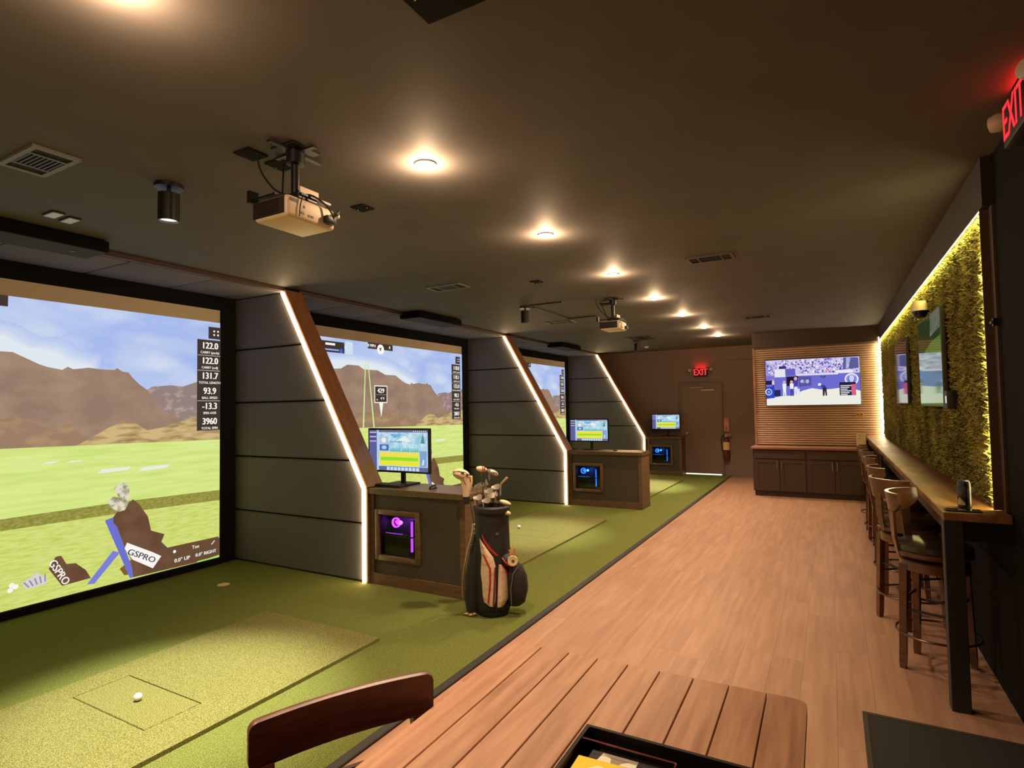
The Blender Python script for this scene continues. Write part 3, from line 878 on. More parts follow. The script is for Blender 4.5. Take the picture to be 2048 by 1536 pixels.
for (x, y, s, lb) in ((-2.555, 1.88, 0.06, 'black square ceiling plate left of the nearest projector'), (-2.53, 2.045, 0.06, 'black square ceiling plate just behind the nearest projector pole'),
                      (-2.634, 2.762, 0.055, 'black square ceiling plate right of the nearest projector'), (-2.671, 5.368, 0.055, 'small black ceiling plate left of the third downlight'),
                      (-1.04, 1.42, 0.12, 'black square ceiling plate cut by the top edge of the photo'), (-2.51, 7.05, 0.07, 'black ceiling plate beside the farther projector')):
    t = thing('cable_plate', lb, 'plate', (x, y, H))
    MB().box(-s, s, -s, s, -0.008, 0, bev=0.002, seg=1).obj('plate', mat('matte_black_plate', (26, 23, 20), 0.85, spec=0.1), t)
    mm = MB()
    for sx in (-1, 1): mm.lathe([(0.004, 0), (0.004, -0.003)], c=(sx * s * 0.7, 0, -0.008), n=6)
    mm.obj('screws', M_chrome, t)
for (x, y, lb) in ((-4.42, 1.79, 'left one of two pale square sensor plates on the ceiling'), (-4.46, 1.90, 'right one of two pale square sensor plates on the ceiling')):
    t = thing('sensor_plate', lb, 'sensor', (x, y, H))
    MB().box(-0.075, 0.075, -0.037, 0.037, -0.012, 0, bev=0.003, seg=1).obj('housing', M_plastic, t)
    MB().box(-0.065, 0.065, -0.03, 0.03, -0.014, -0.011).obj('lens', mat('pale_grey_lens', (226, 226, 236), 0.4), t)
# thin raceway on the ceiling round the far spotlight
rw = MB()
rw.box(-3.50, -2.92, 6.56, 6.585, H - 0.016, H); rw.box(-3.40, -3.375, 6.70, 7.86, H - 0.016, H); rw.box(-3.40, -2.96, 7.86, 7.885, H - 0.016, H)
tag(rw.obj('cable_raceway', mat('brown_black_raceway', (44, 36, 28), 0.6)), 'thin dark cable raceway bent across the ceiling by the far spotlight', 'raceway')

def sensor_bar(yc, label):
    t = thing('launch_monitor', label, 'sensor', (-4.93, yc, H))
    MB().box(-0.17, 0.17, -0.5, 0.5, -0.095, -0.012, bev=0.008).obj('housing', mat('matte_black_housing', (13, 13, 13), 0.85, spec=0.1), t)
    MB().box(-0.155, 0.155, -0.485, 0.485, -0.099, -0.094).obj('tinted_underside', mat('turf_lit_olive', (66, 66, 46), 0.7, spec=0.1), t)  # underside coloured olive to hold the light thrown up by the turf
    mm = MB()
    for s in (-0.3, 0.3): mm.box(-0.05, 0.05, s - 0.05, s + 0.05, -0.013, 0)
    mm.obj('mounting_bracket', M_blackmetal, t)
    mm = MB()
    for s in (-0.32, 0.32): mm.lathe([(0.0, -0.104), (0.02, -0.104), (0.024, -0.098)], c=(0.02, s, 0), n=14)
    mm.obj('camera_lens', M_plastic, t)
sensor_bar(1.79, 'long black sensor box under the ceiling at the left edge')
sensor_bar(6.55, 'long black sensor box under the ceiling over the middle bay')
sensor_bar(11.2, 'long black sensor box under the ceiling over the farthest bay')

def projector(x, y, label):
    t = thing('ceiling_projector', label, 'projector', (x, y, H))
    MB().box(-0.085, 0.085, -0.085, 0.085, -0.012, 0, bev=0.003, seg=1).box(-0.14, 0.14, -0.012, 0.012, -0.02, -0.01).box(-0.012, 0.012, -0.16, 0.16, -0.02, -0.01).obj('ceiling_bracket', M_blackmetal, t)
    MB().lathe([(0.045, -0.012), (0.045, -0.075), (0.022, -0.08), (0.022, -0.25)], n=16).obj('pole', M_blackmetal, t)
    MB().box(-0.06, 0.09, -0.06, 0.06, -0.28, -0.245, bev=0.004, seg=1).box(0.0, 0.10, -0.05, 0.14, -0.262, -0.252).box(-0.13, 0.02, -0.14, -0.10, -0.275, -0.265).box(-0.16, -0.14, -0.16, -0.1, -0.29, -0.23).obj('tilt_mount', M_blackmetal, t)
    MB().box(0.05, 0.056, -0.02, 0.10, -0.26, -0.20, bev=0.002, seg=1).obj('mount_plate', mat('pale_mount_metal', (206, 180, 150), 0.5), t)
    body = MB().box(-0.12, 0.12, -0.15, 0.15, -0.395, -0.290, bev=0.018, seg=3)
    body.obj('projector_body', mat('off_white_projector_plastic', (226, 204, 176), 0.5), t)
    MB().box(-0.122, 0.10, -0.153, -0.148, -0.38, -0.30).obj('side_grille', mat('dark_projector_grille', (40, 30, 26), 0.6), t)
    gm = MB()
    for q in range(9): gm.box(-0.115, 0.06, -0.156, -0.152, -0.376 + q * 0.0085, -0.372 + q * 0.0085)
    gm.obj('grille_slats', mat('dark_projector_grille', (40, 30, 26), 0.6), t)
    MB().lathe([(0.034, 0.0), (0.034, 0.03), (0.026, 0.034), (0.0, 0.02)], M=Matrix.Translation((-0.118, 0.06, -0.34)) @ Matrix.Rotation(-pi / 2, 4, 'Y'), n=18).obj('lens', M_plastic, t)
    for yy, zz, a, b in ((-0.05, -0.33, .004, .006), (-0.06, -0.362, .01, .005), (-0.02, -0.366, .007, .005), (0.0, -0.366, .007, .005), (-0.115, -0.312, .02, .008), (0.12, -0.35, .014, .02)):
        MB().box(0.119, 0.122, yy - a, yy + a, zz - b, zz + b).obj('connector_port', M_plastic, t)
    cb = MB()
    def arc(pts, r=0.005):
        P = [Vector(p) for p in pts]
        out = []
        for i in range(len(P) - 1):
            p0, p1, p2, p3 = P[max(i - 1, 0)], P[i], P[i + 1], P[min(i + 2, len(P) - 1)]
            for s in range(6):
                u = s / 6
                out.append(0.5 * ((2 * p1) + (p2 - p0) * u + (2 * p0 - 5 * p1 + 4 * p2 - p3) * u * u + (3 * p1 - p0 - 3 * p2 + p3) * u ** 3))
        out.append(P[-1])
        cb.tube(out, r, 7)
    arc([(-0.20, -0.075, -0.006), (-0.17, -0.07, -0.10), (-0.09, -0.06, -0.20), (-0.02, -0.05, -0.24), (0.02, -0.02, -0.26)])
    arc([(-0.19, 0.085, -0.006), (-0.13, 0.03, -0.12), (-0.06, -0.03, -0.24)])
    arc([(0.02, -0.05, -0.262), (0.10, 0.0, -0.25), (0.135, 0.07, -0.285), (0.15, 0.11, -0.34), (0.126, 0.12, -0.37)])
    arc([(0.12, 0.09, -0.36), (0.15, 0.13, -0.32), (0.13, 0.17, -0.29), (0.06, 0.22, -0.285)], 0.006)
    arc([(0.04, 0.0, -0.285), (0.12, -0.06, -0.285), (0.128, -0.08, -0.33), (0.127, -0.085, -0.385)], 0.003)
    cb.box(0.115, 0.15, 0.07, 0.135, -0.375, -0.335, bev=0.008)
    cb.obj('cables', M_plastic, t)
    MB().lathe([(0.004, 0.0), (0.012, 0.006), (0.007, 0.03), (0.004, 0.034)], c=(0.06, 0.225, -0.30), n=12).obj('antenna_tip', M_white, t)
    return t
projector(-2.33, 1.97, 'nearest off-white ceiling projector with dangling black cables')
projector(-2.32, 6.77, 'farther, small-looking ceiling projector over the second bay')

# ------------------------------------------------------------------ back wall: exit door, signs, extinguisher
dr = struct(MB().box(-3.10, -2.25, YB - 0.045, YB - 0.005, 0.035, 2.08).obj('door_1', M_wall), 'dark brown exit door in the back wall')
m = MB()
m.box(-3.17, -3.10, YB - 0.05, YB, 0.0, 2.15); m.box(-2.25, -2.20, YB - 0.05, YB, 0, 2.15); m.box(-3.10, -2.25, YB - 0.05, YB, 2.08, 2.15)
m.obj('door_frame', mat('dark_door_frame', (122, 100, 88), 0.55), dr)
MB().box(-2.66, -2.36, YB - 0.10, YB - 0.045, 1.955, 2.0, bev=0.004).box(-2.9, -2.6, YB - 0.085, YB - 0.07, 2.03, 2.05).obj('door_closer', mat('tan_door_closer', (196, 160, 126), 0.4), dr)
MB().lathe([(0.028, 0), (0.028, 0.012), (0.012, 0.014), (0.012, 0.05), (0.026, 0.055), (0.028, 0.075), (0.0, 0.08)], M=Matrix.Translation((-3.02, YB - 0.045, 0.97)) @ Matrix.Rotation(pi / 2, 4, 'X'), n=16).box(-3.03, -2.93, YB - 0.11, YB - 0.095, 0.965, 0.98).obj('door_handle', M_chrome, dr)
MB().box(-3.10, -2.25, YB - 0.03, YB - 0.01, 0.007, 0.034).obj('light_gap', emit((255, 246, 214), 1.6), dr)

def exit_sign(loc, rz, label, facing_lamp=True, s=1.0):
    t = thing('exit_sign', label, 'sign', loc, rz)
    # local: faces -Y, centre at origin
    MB().box(-0.155, 0.155, 0.0, 0.10, -0.10, 0.10, bev=0.006).obj('housing', M_plastic, t)
    p = Pic((0, -0.001, 0), (1, 0, 0), (0, 0, 1), (0, -1, 0))
    p.text('EXIT', (0, -0.005), 0.215, M_red, sx=0.70, bold=0.004)
    p.obj('lettering', t)
    for sx in (-1, 1):
        MB().lathe([(0.0, 0.0), (0.036, 0.004), (0.042, 0.03), (0.034, 0.06), (0.0, 0.07)], M=Matrix.Translation((sx * 0.225, 0.03, 0.055)) @ Matrix.Rotation(pi / 2, 4, 'X') @ Matrix.Rotation(sx * 0.5, 4, 'Y'), n=16).tube([(sx * 0.15, 0.05, 0.06), (sx * 0.20, 0.04, 0.055)], 0.012).obj('lamp_head', mat('pale_lamp_plastic', (196, 176, 160), 0.4), t)
    MB().box(-0.12, 0.12, 0.02, 0.08, 0.099, 0.103).obj('top_light', emit((255, 30, 36), 14.0), t)
    return t
es = exit_sign((-2.655, YB - 0.105, 2.40), 0, 'red glowing EXIT sign above the back door')
es2 = exit_sign((0.69, 3.02, 2.83), -pi / 2, 'red glowing EXIT sign at the right edge, cut by the photo')

t = thing('extinguisher_sign', 'narrow tan sign plate with arrow on the back wall above the extinguisher', 'sign', (-2.125, YB - 0.03, 1.17))
MB().box(-0.055, 0.055, 0, 0.03, -0.15, 0.16).obj('sign_plate', mat('tan_sign_plate', (214, 150, 122), 0.6), t)
p = Pic((0, -0.001, 0), (1, 0, 0), (0, 0, 1), (0, -1, 0))
md = mat('dark_sign_print', (170, 96, 80), 0.6)
p.rect(-0.045, 0.045, 0.10, 0.145, md); p.poly([(-0.04, -0.09), (0.04, -0.09), (0.0, -0.14)], md); p.rect(-0.014, 0.014, -0.09, -0.04, md)
p.layer(1); p.rect(-0.03, 0.03, 0.11, 0.135, mat('tan_sign_plate', (214, 150, 122), 0.6))
p.obj('sign_print', t)
t = thing('fire_extinguisher', 'fire extinguisher with pale label hanging on the dark back wall', 'extinguisher', (-2.13, YB - 0.085, 0.40))
MB().lathe([(0.0, 0), (0.066, 0.004), (0.075, 0.03), (0.075, 0.40), (0.06, 0.45), (0.025, 0.475), (0.022, 0.50), (0.0, 0.50)], n=22).obj('cylinder', mat('dark_red_paint', (96, 40, 32), 0.35), t)
MB().lathe([(0.0765, 0.20), (0.0765, 0.38)], n=22, caps=False).obj('paper_label', mat('pale_yellow_label', (232, 196, 132), 0.6), t)
MB().box(-0.025, 0.025, -0.02, 0.02, 0.49, 0.54).box(-0.02, 0.11, -0.012, 0.012, 0.545, 0.56).box(-0.02, 0.10, -0.012, 0.012, 0.515, 0.525).obj('valve_handle', mat('pale_metal', (206, 170, 140), 0.35, metal=0.7), t)
MB().tube([(-0.02, 0, 0.52), (-0.08, 0, 0.53), (-0.11, 0, 0.46), (-0.10, 0, 0.30), (-0.092, 0, 0.16)], 0.011).obj('hose', M_plastic, t)
o = MB().box(-0.035, 0.035, 0, 0.012, -0.06, 0.06, bev=0.003, seg=1).box(-0.008, 0.008, -0.008, 0.0, -0.014, 0.014).obj('light_switch', mat('tan_switch_plate', (150, 118, 92), 0.5), loc=(-1.80, YB - 0.0125, 1.42))
tag(o, 'small tan switch plate on the dark back wall right of the exit door', 'switch')
o = MB().lathe([(0.0, -0.035), (0.03, -0.03), (0.05, -0.01), (0.055, 0)], n=18).obj('smoke_detector', M_white, loc=(-3.60, 12.75, H))
tag(o, 'small white round detector on the ceiling before the back wall', 'detector')

# ------------------------------------------------------------------ TV wall
def tv_frame(t, w, h, depth=0.05):
    MB().box(-w / 2, w / 2, 0, depth, -h / 2, h / 2, bev=0.005, seg=1).obj('bezel', M_plastic, t)
    MB().box(-0.2, 0.2, depth, depth + 0.035, -0.2, 0.2).obj('wall_mount', M_blackmetal, t)
t = thing('wall_television', 'large bright television showing a golf broadcast on the slatted wall', 'television', (-0.30, TV_Y - 0.11, 2.022))
TW, TH = 1.52, 0.855
tv_frame(t, TW, TH)
p = Pic((-TW / 2 + 0.012, -0.001, -TH / 2 + 0.012), (TW - 0.024, 0, 0), (0, 0, TH - 0.024), (0, -1, 0))
E = lambda c: emit(c, 1.0, name='broadcast_%d_%d_%d' % c)
p.rect(0, 1, 0, 1, E((108, 108, 206)))
p.layer(1)
p.rect(0, 1, 0.66, 1, E((206, 198, 234)))
p.poly([(0, 0.0), (1, 0), (1, 0.28), (0.86, 0.37), (0.72, 0.335), (0.62, 0.32), (0.50, 0.36), (0.40, 0.31), (0.30, 0.21), (0.16, 0.20), (0.0, 0.14)], E((236, 236, 224)))
p.poly([(0.0, 0.14), (0.0, 1), (0.1, 0.95), (0.11, 0.60), (0.09, 0.50), (0.09, 0.18)], E((126, 116, 210)))
p.layer(2)
rg = random.Random(11)
pal = [(240, 232, 250), (110, 90, 190), (70, 60, 140), (190, 170, 226), (250, 246, 250), (60, 90, 200), (150, 120, 200), (226, 206, 232), (206, 90, 190)]
for q in range(520):
    u_, v_ = rg.random(), 0.69 + rg.random() * 0.30
    if v_ < 0.80 and 0.22 < u_ < 0.36: continue
    s_ = 0.008 + rg.random() * 0.012
    c_ = pal[rg.randrange(9 if 0.55 < u_ < 0.7 else 8)]
    p.poly([(u_ - s_ * .6, v_ - s_), (u_ + s_ * .6, v_ - s_), (u_ + s_ * .4, v_ + s_), (u_ - s_ * .4, v_ + s_)] if u_ + s_ < 1 and u_ - s_ > 0 and v_ + s_ < 1 else [(u_, v_), (u_ + .001, v_), (u_, v_ + .001)], E(c_))
p.layer(3)
p.rect(0.10, 0.22, 0.62, 0.80, E((232, 228, 236))); p.rect(0.22, 0.33, 0.66, 0.80, E((104, 96, 190)))
p.rect(0.34, 0.78, 0.64, 0.665, E((236, 230, 244))); p.rect(0.76, 0.93, 0.67, 0.73, E((238, 232, 242)))
p.poly([(0.83, 0.74), (0.99, 0.76), (0.99, 0.98), (0.84, 0.99)], E((92, 92, 150)))
p.poly([(0.86, 0.76), (0.89, 0.76), (0.91, 0.98), (0.87, 0.98)], E((196, 200, 236)))
p.rect(0.15, 0.23, 0.80, 0.86, E((60, 44, 130)))
p.poly([(0.23, 0.42), (0.35, 0.42), (0.36, 0.63), (0.23, 0.62)], E((30, 22, 40)))
p.poly([(0.365, 0.40), (0.50, 0.42), (0.50, 0.61), (0.365, 0.62)], E((86, 84, 160)))
p.disc((0.405, 0.51), 0.045, E((206, 204, 232)), 12, asp=0.55); p.disc((0.455, 0.51), 0.045, E((196, 196, 226)), 12, asp=0.45)
p.rect(0.0, 0.09, 0.16, 0.42, E((44, 72, 196))); p.rect(0.09, 0.16, 0.20, 0.34, E((40, 40, 84)))
p.ring((0.028, 0.30), 0.075, 0.02, E((240, 240, 250)), 16, asp=0.52); p.disc((0.028, 0.295), 0.03, E((200, 214, 250)), 10, asp=0.5)
p.rect(0.0, 0.09, 0.46, 0.55, E((40, 26, 60)))
p.rect(0.595, 0.62, 0.595, 0.615, E((50, 44, 96))); p.rect(0.628, 0.652, 0.595, 0.615, E((50, 44, 96))); p.rect(0.61, 0.65, 0.575, 0.585, E((60, 54, 110)))
p.ring((0.915, 0.53), 0.125, 0.028, E((236, 236, 250)), 24, asp=0.56); p.ring((0.915, 0.53), 0.085, 0.008, E((190, 190, 236)), 20, asp=0.56)
# trophy-like emblem in the ring
p.poly([(0.895, 0.46), (0.935, 0.46), (0.93, 0.49), (0.945, 0.54), (0.935, 0.58), (0.94, 0.61), (0.89, 0.61), (0.898, 0.58), (0.888, 0.54), (0.90, 0.49)], E((206, 206, 240)))
def figure(u, v, s, shirt, legs, skin=(214, 180, 170)):
    p.poly([(u - .018 * s, v), (u - .004 * s, v), (u, v + .11 * s), (u + .006 * s, v), (u + .02 * s, v), (u + .016 * s, v + .17 * s), (u - .016 * s, v + .17 * s)], E(legs))
    p.poly([(u - .02 * s, v + .16 * s), (u + .02 * s, v + .16 * s), (u + .024 * s, v + .29 * s), (u - .022 * s, v + .29 * s)], E(shirt))
    p.disc((u, v + .325 * s), .035 * s, E(skin), 10, asp=0.5)
p.layer(4)
figure(0.205, 0.20, 0.95, (236, 234, 246), (240, 240, 250)); figure(0.285, 0.20, 0.95, (238, 236, 246), (66, 70, 150)); figure(0.33, 0.22, 1.1, (70, 66, 170), (232, 230, 246))
p.poly([(0.33, 0.21), (0.375, 0.22), (0.37, 0.36), (0.335, 0.35)], E((226, 226, 246)))
figure(0.08, 0.36, 0.6, (210, 214, 246), (60, 60, 140))
# the golfer, bent over the ball
p.poly([(0.615, 0.19), (0.632, 0.19), (0.638, 0.30), (0.645, 0.19), (0.66, 0.195), (0.655, 0.37), (0.615, 0.37)], E((44, 42, 60)))
p.poly([(0.612, 0.36), (0.655, 0.36), (0.64, 0.42), (0.60, 0.43), (0.585, 0.40), (0.60, 0.39)], E((56, 66, 150)))
p.disc((0.585, 0.435), 0.03, E((238, 238, 250)), 10, asp=0.6); p.poly([(0.55, 0.40), (0.60, 0.41), (0.60, 0.38)], E((110, 112, 180)))
p.poly([(0.79, 0.19), (0.955, 0.19), (0.955, 0.47), (0.79, 0.47)], E((40, 34, 54)))
p.layer(5)
p.rect(0.91, 0.955, 0.19, 0.42, E((216, 96, 130)))
for q in range(6):
    p.rect(0.80, 0.80 + 0.07 + 0.02 * (q % 3), 0.20 + q * 0.037, 0.218 + q * 0.037, E((232, 228, 240)))
p.rect(0.785, 0.96, 0.145, 0.185, E((238, 236, 240)))
p.obj('broadcast_picture', t)

cb = thing('base_cabinet', 'dark brown low cabinet under the television with brass-look bar handles', 'cabinet', (-1.27, 11.15, 0))
CW = 1.74
MB().box(0, CW, 0.02, 0.49, 0.09, 0.83).box(0.02, CW - 0.02, 0.05, 0.48, 0, 0.09).obj('carcass', M_cab, cb)
hx = [(0.03, 0.43, 1), (0.44, 0.84, 0), (0.88, 1.28, 1), (1.29, 1.70, 0)]
for a, b in ((0.03, 0.84), (0.88, 1.70)):
    MB().box(a, b, 0.0, 0.02, 0.665, 0.815, bev=0.005, seg=1).obj('drawer_front', M_cab, cb)
for a, b, right in hx:
    d = MB()
    d.box(a, a + 0.06, 0, 0.02, 0.10, 0.65); d.box(b - 0.06, b, 0, 0.02, 0.10, 0.65); d.box(a + 0.06, b - 0.06, 0, 0.02, 0.10, 0.16); d.box(a + 0.06, b - 0.06, 0, 0.02, 0.59, 0.65); d.box(a + 0.06, b - 0.06, 0.008, 0.02, 0.16, 0.59)
    d = d.obj('door', M_cab, cb)
    hxx = b - 0.03 if right else a + 0.03
    MB().tube([(hxx, -0.03, 0.49), (hxx, -0.03, 0.63)], 0.006).tube([(hxx, 0.0, 0.51), (hxx, -0.03, 0.51)], 0.005).tube([(hxx, 0, 0.61), (hxx, -0.03, 0.61)], 0.005).obj('bar_handle', mat('pale_handle_metal', (210, 190, 165), 0.3, metal=0.8), d)
ct = MB().box(-1.30, 0.49, 11.115, TV_Y - 0.053, 0.83, 0.868, bev=0.004, seg=1).obj('countertop', M_ctop)
tag(ct, 'thin brown countertop on the low cabinet below the television', 'countertop')
t = thing('menu_stand', 'pale standing menu card on the right end of the countertop', 'menu', (0.42, 11.42, 0.868))
MB().box(-0.07, 0.07, -0.004, 0.0, 0.004, 0.26).obj('card', mat('cream_card', (236, 206, 168), 0.6), t)
MB().box(-0.075, 0.075, -0.03, 0.03, 0, 0.006).obj('base', M_glass, t)
p = Pic((0, -0.005, 0), (1, 0, 0), (0, 0, 1), (0, -1, 0))
for q, (a, b) in enumerate(((-0.04, 0.01), (-0.045, 0.0))): p.rect(a, b, 0.20 - q * 0.05, 0.208 - q * 0.05, mat('grey_print', (130, 100, 84), 0.6))
p.obj('print', t)
t = thing('wall_outlet', 'tan double outlet plate on the slatted wall below the television', 'outlet', (0.425, TV_Y - 0.034, 1.425))
MB().box(-0.06, 0.06, 0, 0.014, -0.04, 0.04, bev=0.003, seg=1).obj('plate', mat('tan_outlet_plate', (196, 150, 96), 0.5), t)
MB().box(-0.04, -0.01, -0.003, 0.0, -0.015, 0.02).box(0.01, 0.04, -0.003, 0.0, -0.015, 0.02).obj('sockets', mat('brown_socket', (140, 100, 60), 0.5), t)

# ------------------------------------------------------------------ right wall: grass wall, LED strips, televisions
gw = thing('grass_wall_panel', 'tall artificial green grass wall above the bar counter', 'wall panel', (XR - 0.02, 4.03, 1.055))
GL, GH = TV_Y - 0.005 - 4.03, 2.695 - 1.055
MB().box(0, 0.018, 0, GL, 0, GH).obj('backing', mat('dark_green_backing', (40, 46, 16), 0.9), gw)
M_leaf = mat('grass_wall_blades', (186, 176, 94), 0.6, noise=((9, 3, 2.2), (124, 118, 58), 0.35, 0.65), spec=0.25)
verts, faces = [], []
rg = random.Random(21)
NB = 52000
for i in range(NB):
    y, z = rg.random() * GL, rg.random() * GH
    ed = min(y / 0.05, 1.0)
    if abs((y % 0.98) - 0.93) < 0.012 and rg.random() < 0.8: continue
    ln = 0.02 + rg.random() * 0.03
    if rg.random() < 0.03: ln *= 1.5
    az = rg.random() * 2 * pi
    out = 0.25 + rg.random() * 0.75
    d = Vector((-out, cos(az) * 0.75, sin(az) * 0.75 - 0.25)).normalized()
    s = d.cross(Vector((rg.random() - .5, rg.random() - .5, rg.random() - .5))).normalized() * (0.0022 + rg.random() * 0.003)
    b = Vector((0.0, y, z)); tip = b + d * ln; mid = b + d * ln * 0.55
    k = len(verts)
    verts += [b - s * .7, b + s * .7, mid + s, tip, mid - s]
    faces.append((k, k + 1, k + 2, k + 3, k + 4))
for v in verts: v.z = min(max(v.z, 0.003), GH); v.y = min(max(v.y, 0.003), GL)
me = bpy.data.meshes.new('grass_blades'); me.from_pydata([tuple(v) for v in verts], [], faces); me.materials.append(M_leaf)
gb = link('grass_blades', me, gw); gb['kind'] = 'stuff'

t = thing('led_strip_light', 'glowing LED strip running along the top of the grass wall', 'light', (XR - 0.038, 4.02, 2.708))
GLW = emit_lin('bar_led_glow', (1.0, 0.86, 0.24), 220.0)
MB().box(-0.006, 0.005, 0, TV_Y - 4.08, 0.020, 0.030).obj('channel', M_blackmetal, t)
MB().box(-0.005, 0.004, 0, TV_Y - 4.08, 0.0, 0.020).obj('led_strip', GLW, t)
t = thing('led_strip_light', 'upright LED strip hidden behind the brown end board, lighting the near grass edge', 'light', (XR - 0.035, 4.0125, 1.06))
MB().box(-0.008, 0.012, 0, 0.005, 0, 1.64).obj('channel', M_blackmetal, t)
MB().box(-0.006, 0.010, 0.005, 0.013, 0, 1.64).obj('led_strip', emit_lin('edge_led_glow', (1.0, 0.84, 0.36), 100.0), t)
t = thing('led_strip_light', 'upright glowing LED strip in the corner beside the television', 'light', (XR - 0.035, TV_Y - 0.045, 1.056))
MB().box(-0.016, 0.016, 0.0, 0.02, 0, 1.70).obj('channel', M_blackmetal, t)
MB().box(-0.018, 0.018, -0.014, 0.0, 0, 1.70).obj('led_strip', emit_lin('corner_led_glow', (1.0, 0.8, 0.45), 100.0), t)

def side_tv(yc, zc, w, h, label, lit):
    t = thing('wall_television', label, 'television', (XR - 0.075, yc, zc), -pi / 2)   # local -Y faces the room (-x)
    MB().box(-w / 2, w / 2, 0, 0.03, -h / 2, h / 2, bev=0.004, seg=1).obj('bezel', mat('satin_tv_bezel', (70, 62, 54), 0.35), t)
    MB().box(-0.2, 0.2, 0.03, 0.055, -0.15, 0.15).obj('wall_mount', M_blackmetal, t)
    p = Pic((-w / 2 + 0.012, -0.001, -h / 2 + 0.012), (w - 0.024, 0, 0), (0, 0, h - 0.024), (0, -1, 0))
    def G(c): return emit(c, 0.5, name='glossy_tv_%d_%d_%d' % c, gloss=1)
    if lit:
        p.rect(0, 1, 0, 1, G((96, 140, 60)))
        p.layer(1)
        p.poly([(0, 0.62), (0.2, 0.60), (0.45, 0.66), (0.62, 0.70), (1, 0.72), (1, 1), (0, 1)], G((40, 66, 34)))
        p.poly([(0.58, 0.76), (0.99, 0.80), (0.99, 1.0), (0.62, 1.0)], G((140, 146, 132)))
        p.poly([(0, 0.45), (0.5, 0.5), (1, 0.46), (1, 0.56), (0.5, 0.6), (0, 0.56)], G((116, 160, 74)))
    else:
        p.rect(0, 1, 0, 1, G((20, 18, 22)))
    p.obj('glossy_screen', t)
    return t
side_tv(5.86, 1.98, 1.24, 0.76, 'nearer wall television over the bar with a green course on its glossy screen', True)
side_tv(8.12, 1.985, 1.24, 0.735, 'farther dark wall television over the bar, beside the corner LED strip', False)
t = thing('security_camera', 'round pale and black camera on the grass wall above the nearer wall television', 'camera', (XR - 0.03, 6.15, 2.47))
MB().lathe([(0.0, 0.06), (0.05, 0.055), (0.065, 0.02), (0.065, -0.03)], c=(-0.06, 0, 0), n=20).obj('housing', mat('pale_camera_shell', (226, 206, 170), 0.4), t)
MB().lathe([(0.060, -0.03), (0.056, -0.055), (0.035, -0.085), (0.0, -0.095)], c=(-0.06, 0, 0), n=20, caps=False).obj('dome', mat('black_gloss', (10, 10, 10), 0.08), t)
MB().box(-0.04, 0.02, -0.03, 0.03, -0.02, 0.05).obj('bracket', M_blackmetal, t)
t = thing('media_box', 'small black box with a white light below the nearer wall television', 'device', (XR - 0.075, 5.05, 1.66))
MB().box(-0.02, 0.055, -0.08, 0.08, -0.07, 0.06, bev=0.004, seg=1).obj('case', M_plastic, t)
MB().box(-0.023, -0.019, -0.055, -0.04, -0.03, 0.02).obj('status_light', emit((255, 250, 235), 1.2), t)
t = thing('wall_bracket', 'short black bracket bar on the brown end board of the grass wall', 'bracket', (XR - 0.03, 4.02, 2.065))
MB().box(-0.006, 0.018, -0.09, 0.14, -0.010, 0.010, bev=0.003, seg=1).obj('bar', M_blackmetal, t)
MB().box(0.0, 0.02, -0.10, -0.07, -0.02, 0.02).obj('foot', M_blackmetal, t)

# ------------------------------------------------------------------ bar counter, posts, can, tray
bt = thing('bar_counter', 'long narrow wooden bar counter along the right wall', 'counter', (0.505, 3.84, 0))
BL = TV_Y - 0.025 - 3.84
MB().box(0, 0.29, 0, BL, 1.005, 1.05, bev=0.004, seg=1).obj('bar_top', M_barwood, bt)
for yy in (0.0, 4.55, BL - 0.09):
    MB().box(0.0, 0.085, yy, yy + 0.085, 0, 1.005, bev=0.003, seg=1).obj('support_post', mat('black_post_paint', (40, 37, 36), 0.6), bt)
MB().box(0.085, 0.293, 0.02, 0.06, 0.90, 1.005).box(0.02, 0.06, 0.085, BL - 0.09, 0.93, 1.005).box(0.25, 0.29, 0.06, BL, 0.93, 1.005).obj('apron', M_blackmetal, bt)
t = thing('drink_can', 'dark tall drink can with a cream patch, standing on the near end of the bar', 'can', (0.628, 4.02, 1.05))
MB().lathe([(0.0, 0), (0.026, 0), (0.032, 0.008), (0.032, 0.065)], n=24).obj('can_body', mat('black_can_print', (30, 28, 32), 0.3), t)
MB().lathe([(0.032, 0.065), (0.032, 0.138), (0.027, 0.152)], n=24, caps=False).obj('can_upper', mat('slate_can_print', (74, 72, 80), 0.3, noise=((40, 40, 20), (40, 36, 40), 0.45, 0.55)), t)
MB().lathe([(0.0, 0.148), (0.024, 0.148), (0.027, 0.153), (0.025, 0.155)], n=24).obj('can_lid', M_chrome, t)
m = MB()
for i in range(7):
    a, b = radians(196 + i * 10), radians(206 + i * 10)
    m.face([(0.0324 * cos(a), 0.0324 * sin(a), 0.02), (0.0324 * cos(b), 0.0324 * sin(b), 0.02), (0.0324 * cos(b), 0.0324 * sin(b), 0.06 - abs(i - 2) * .006), (0.0324 * cos(a), 0.0324 * sin(a), 0.06 - abs(i - 2) * .006)])
m.obj('cream_patch', mat('cream_can_patch', (214, 196, 150), 0.4), t)
m = MB().box(-0.08, 0.08, -0.035, 0.035, 0, 0.009, bev=0.004, seg=2)
t = thing('phone', 'flat black phone lying on the bar edge before the can', 'phone', (0.60, 3.905, 1.05))
m.obj('phone_body', M_plastic, t)
MB().box(-0.075, 0.075, -0.031, 0.031, 0.0088, 0.0095).obj('phone_glass', mat('black_gloss', (10, 10, 10), 0.08), t)

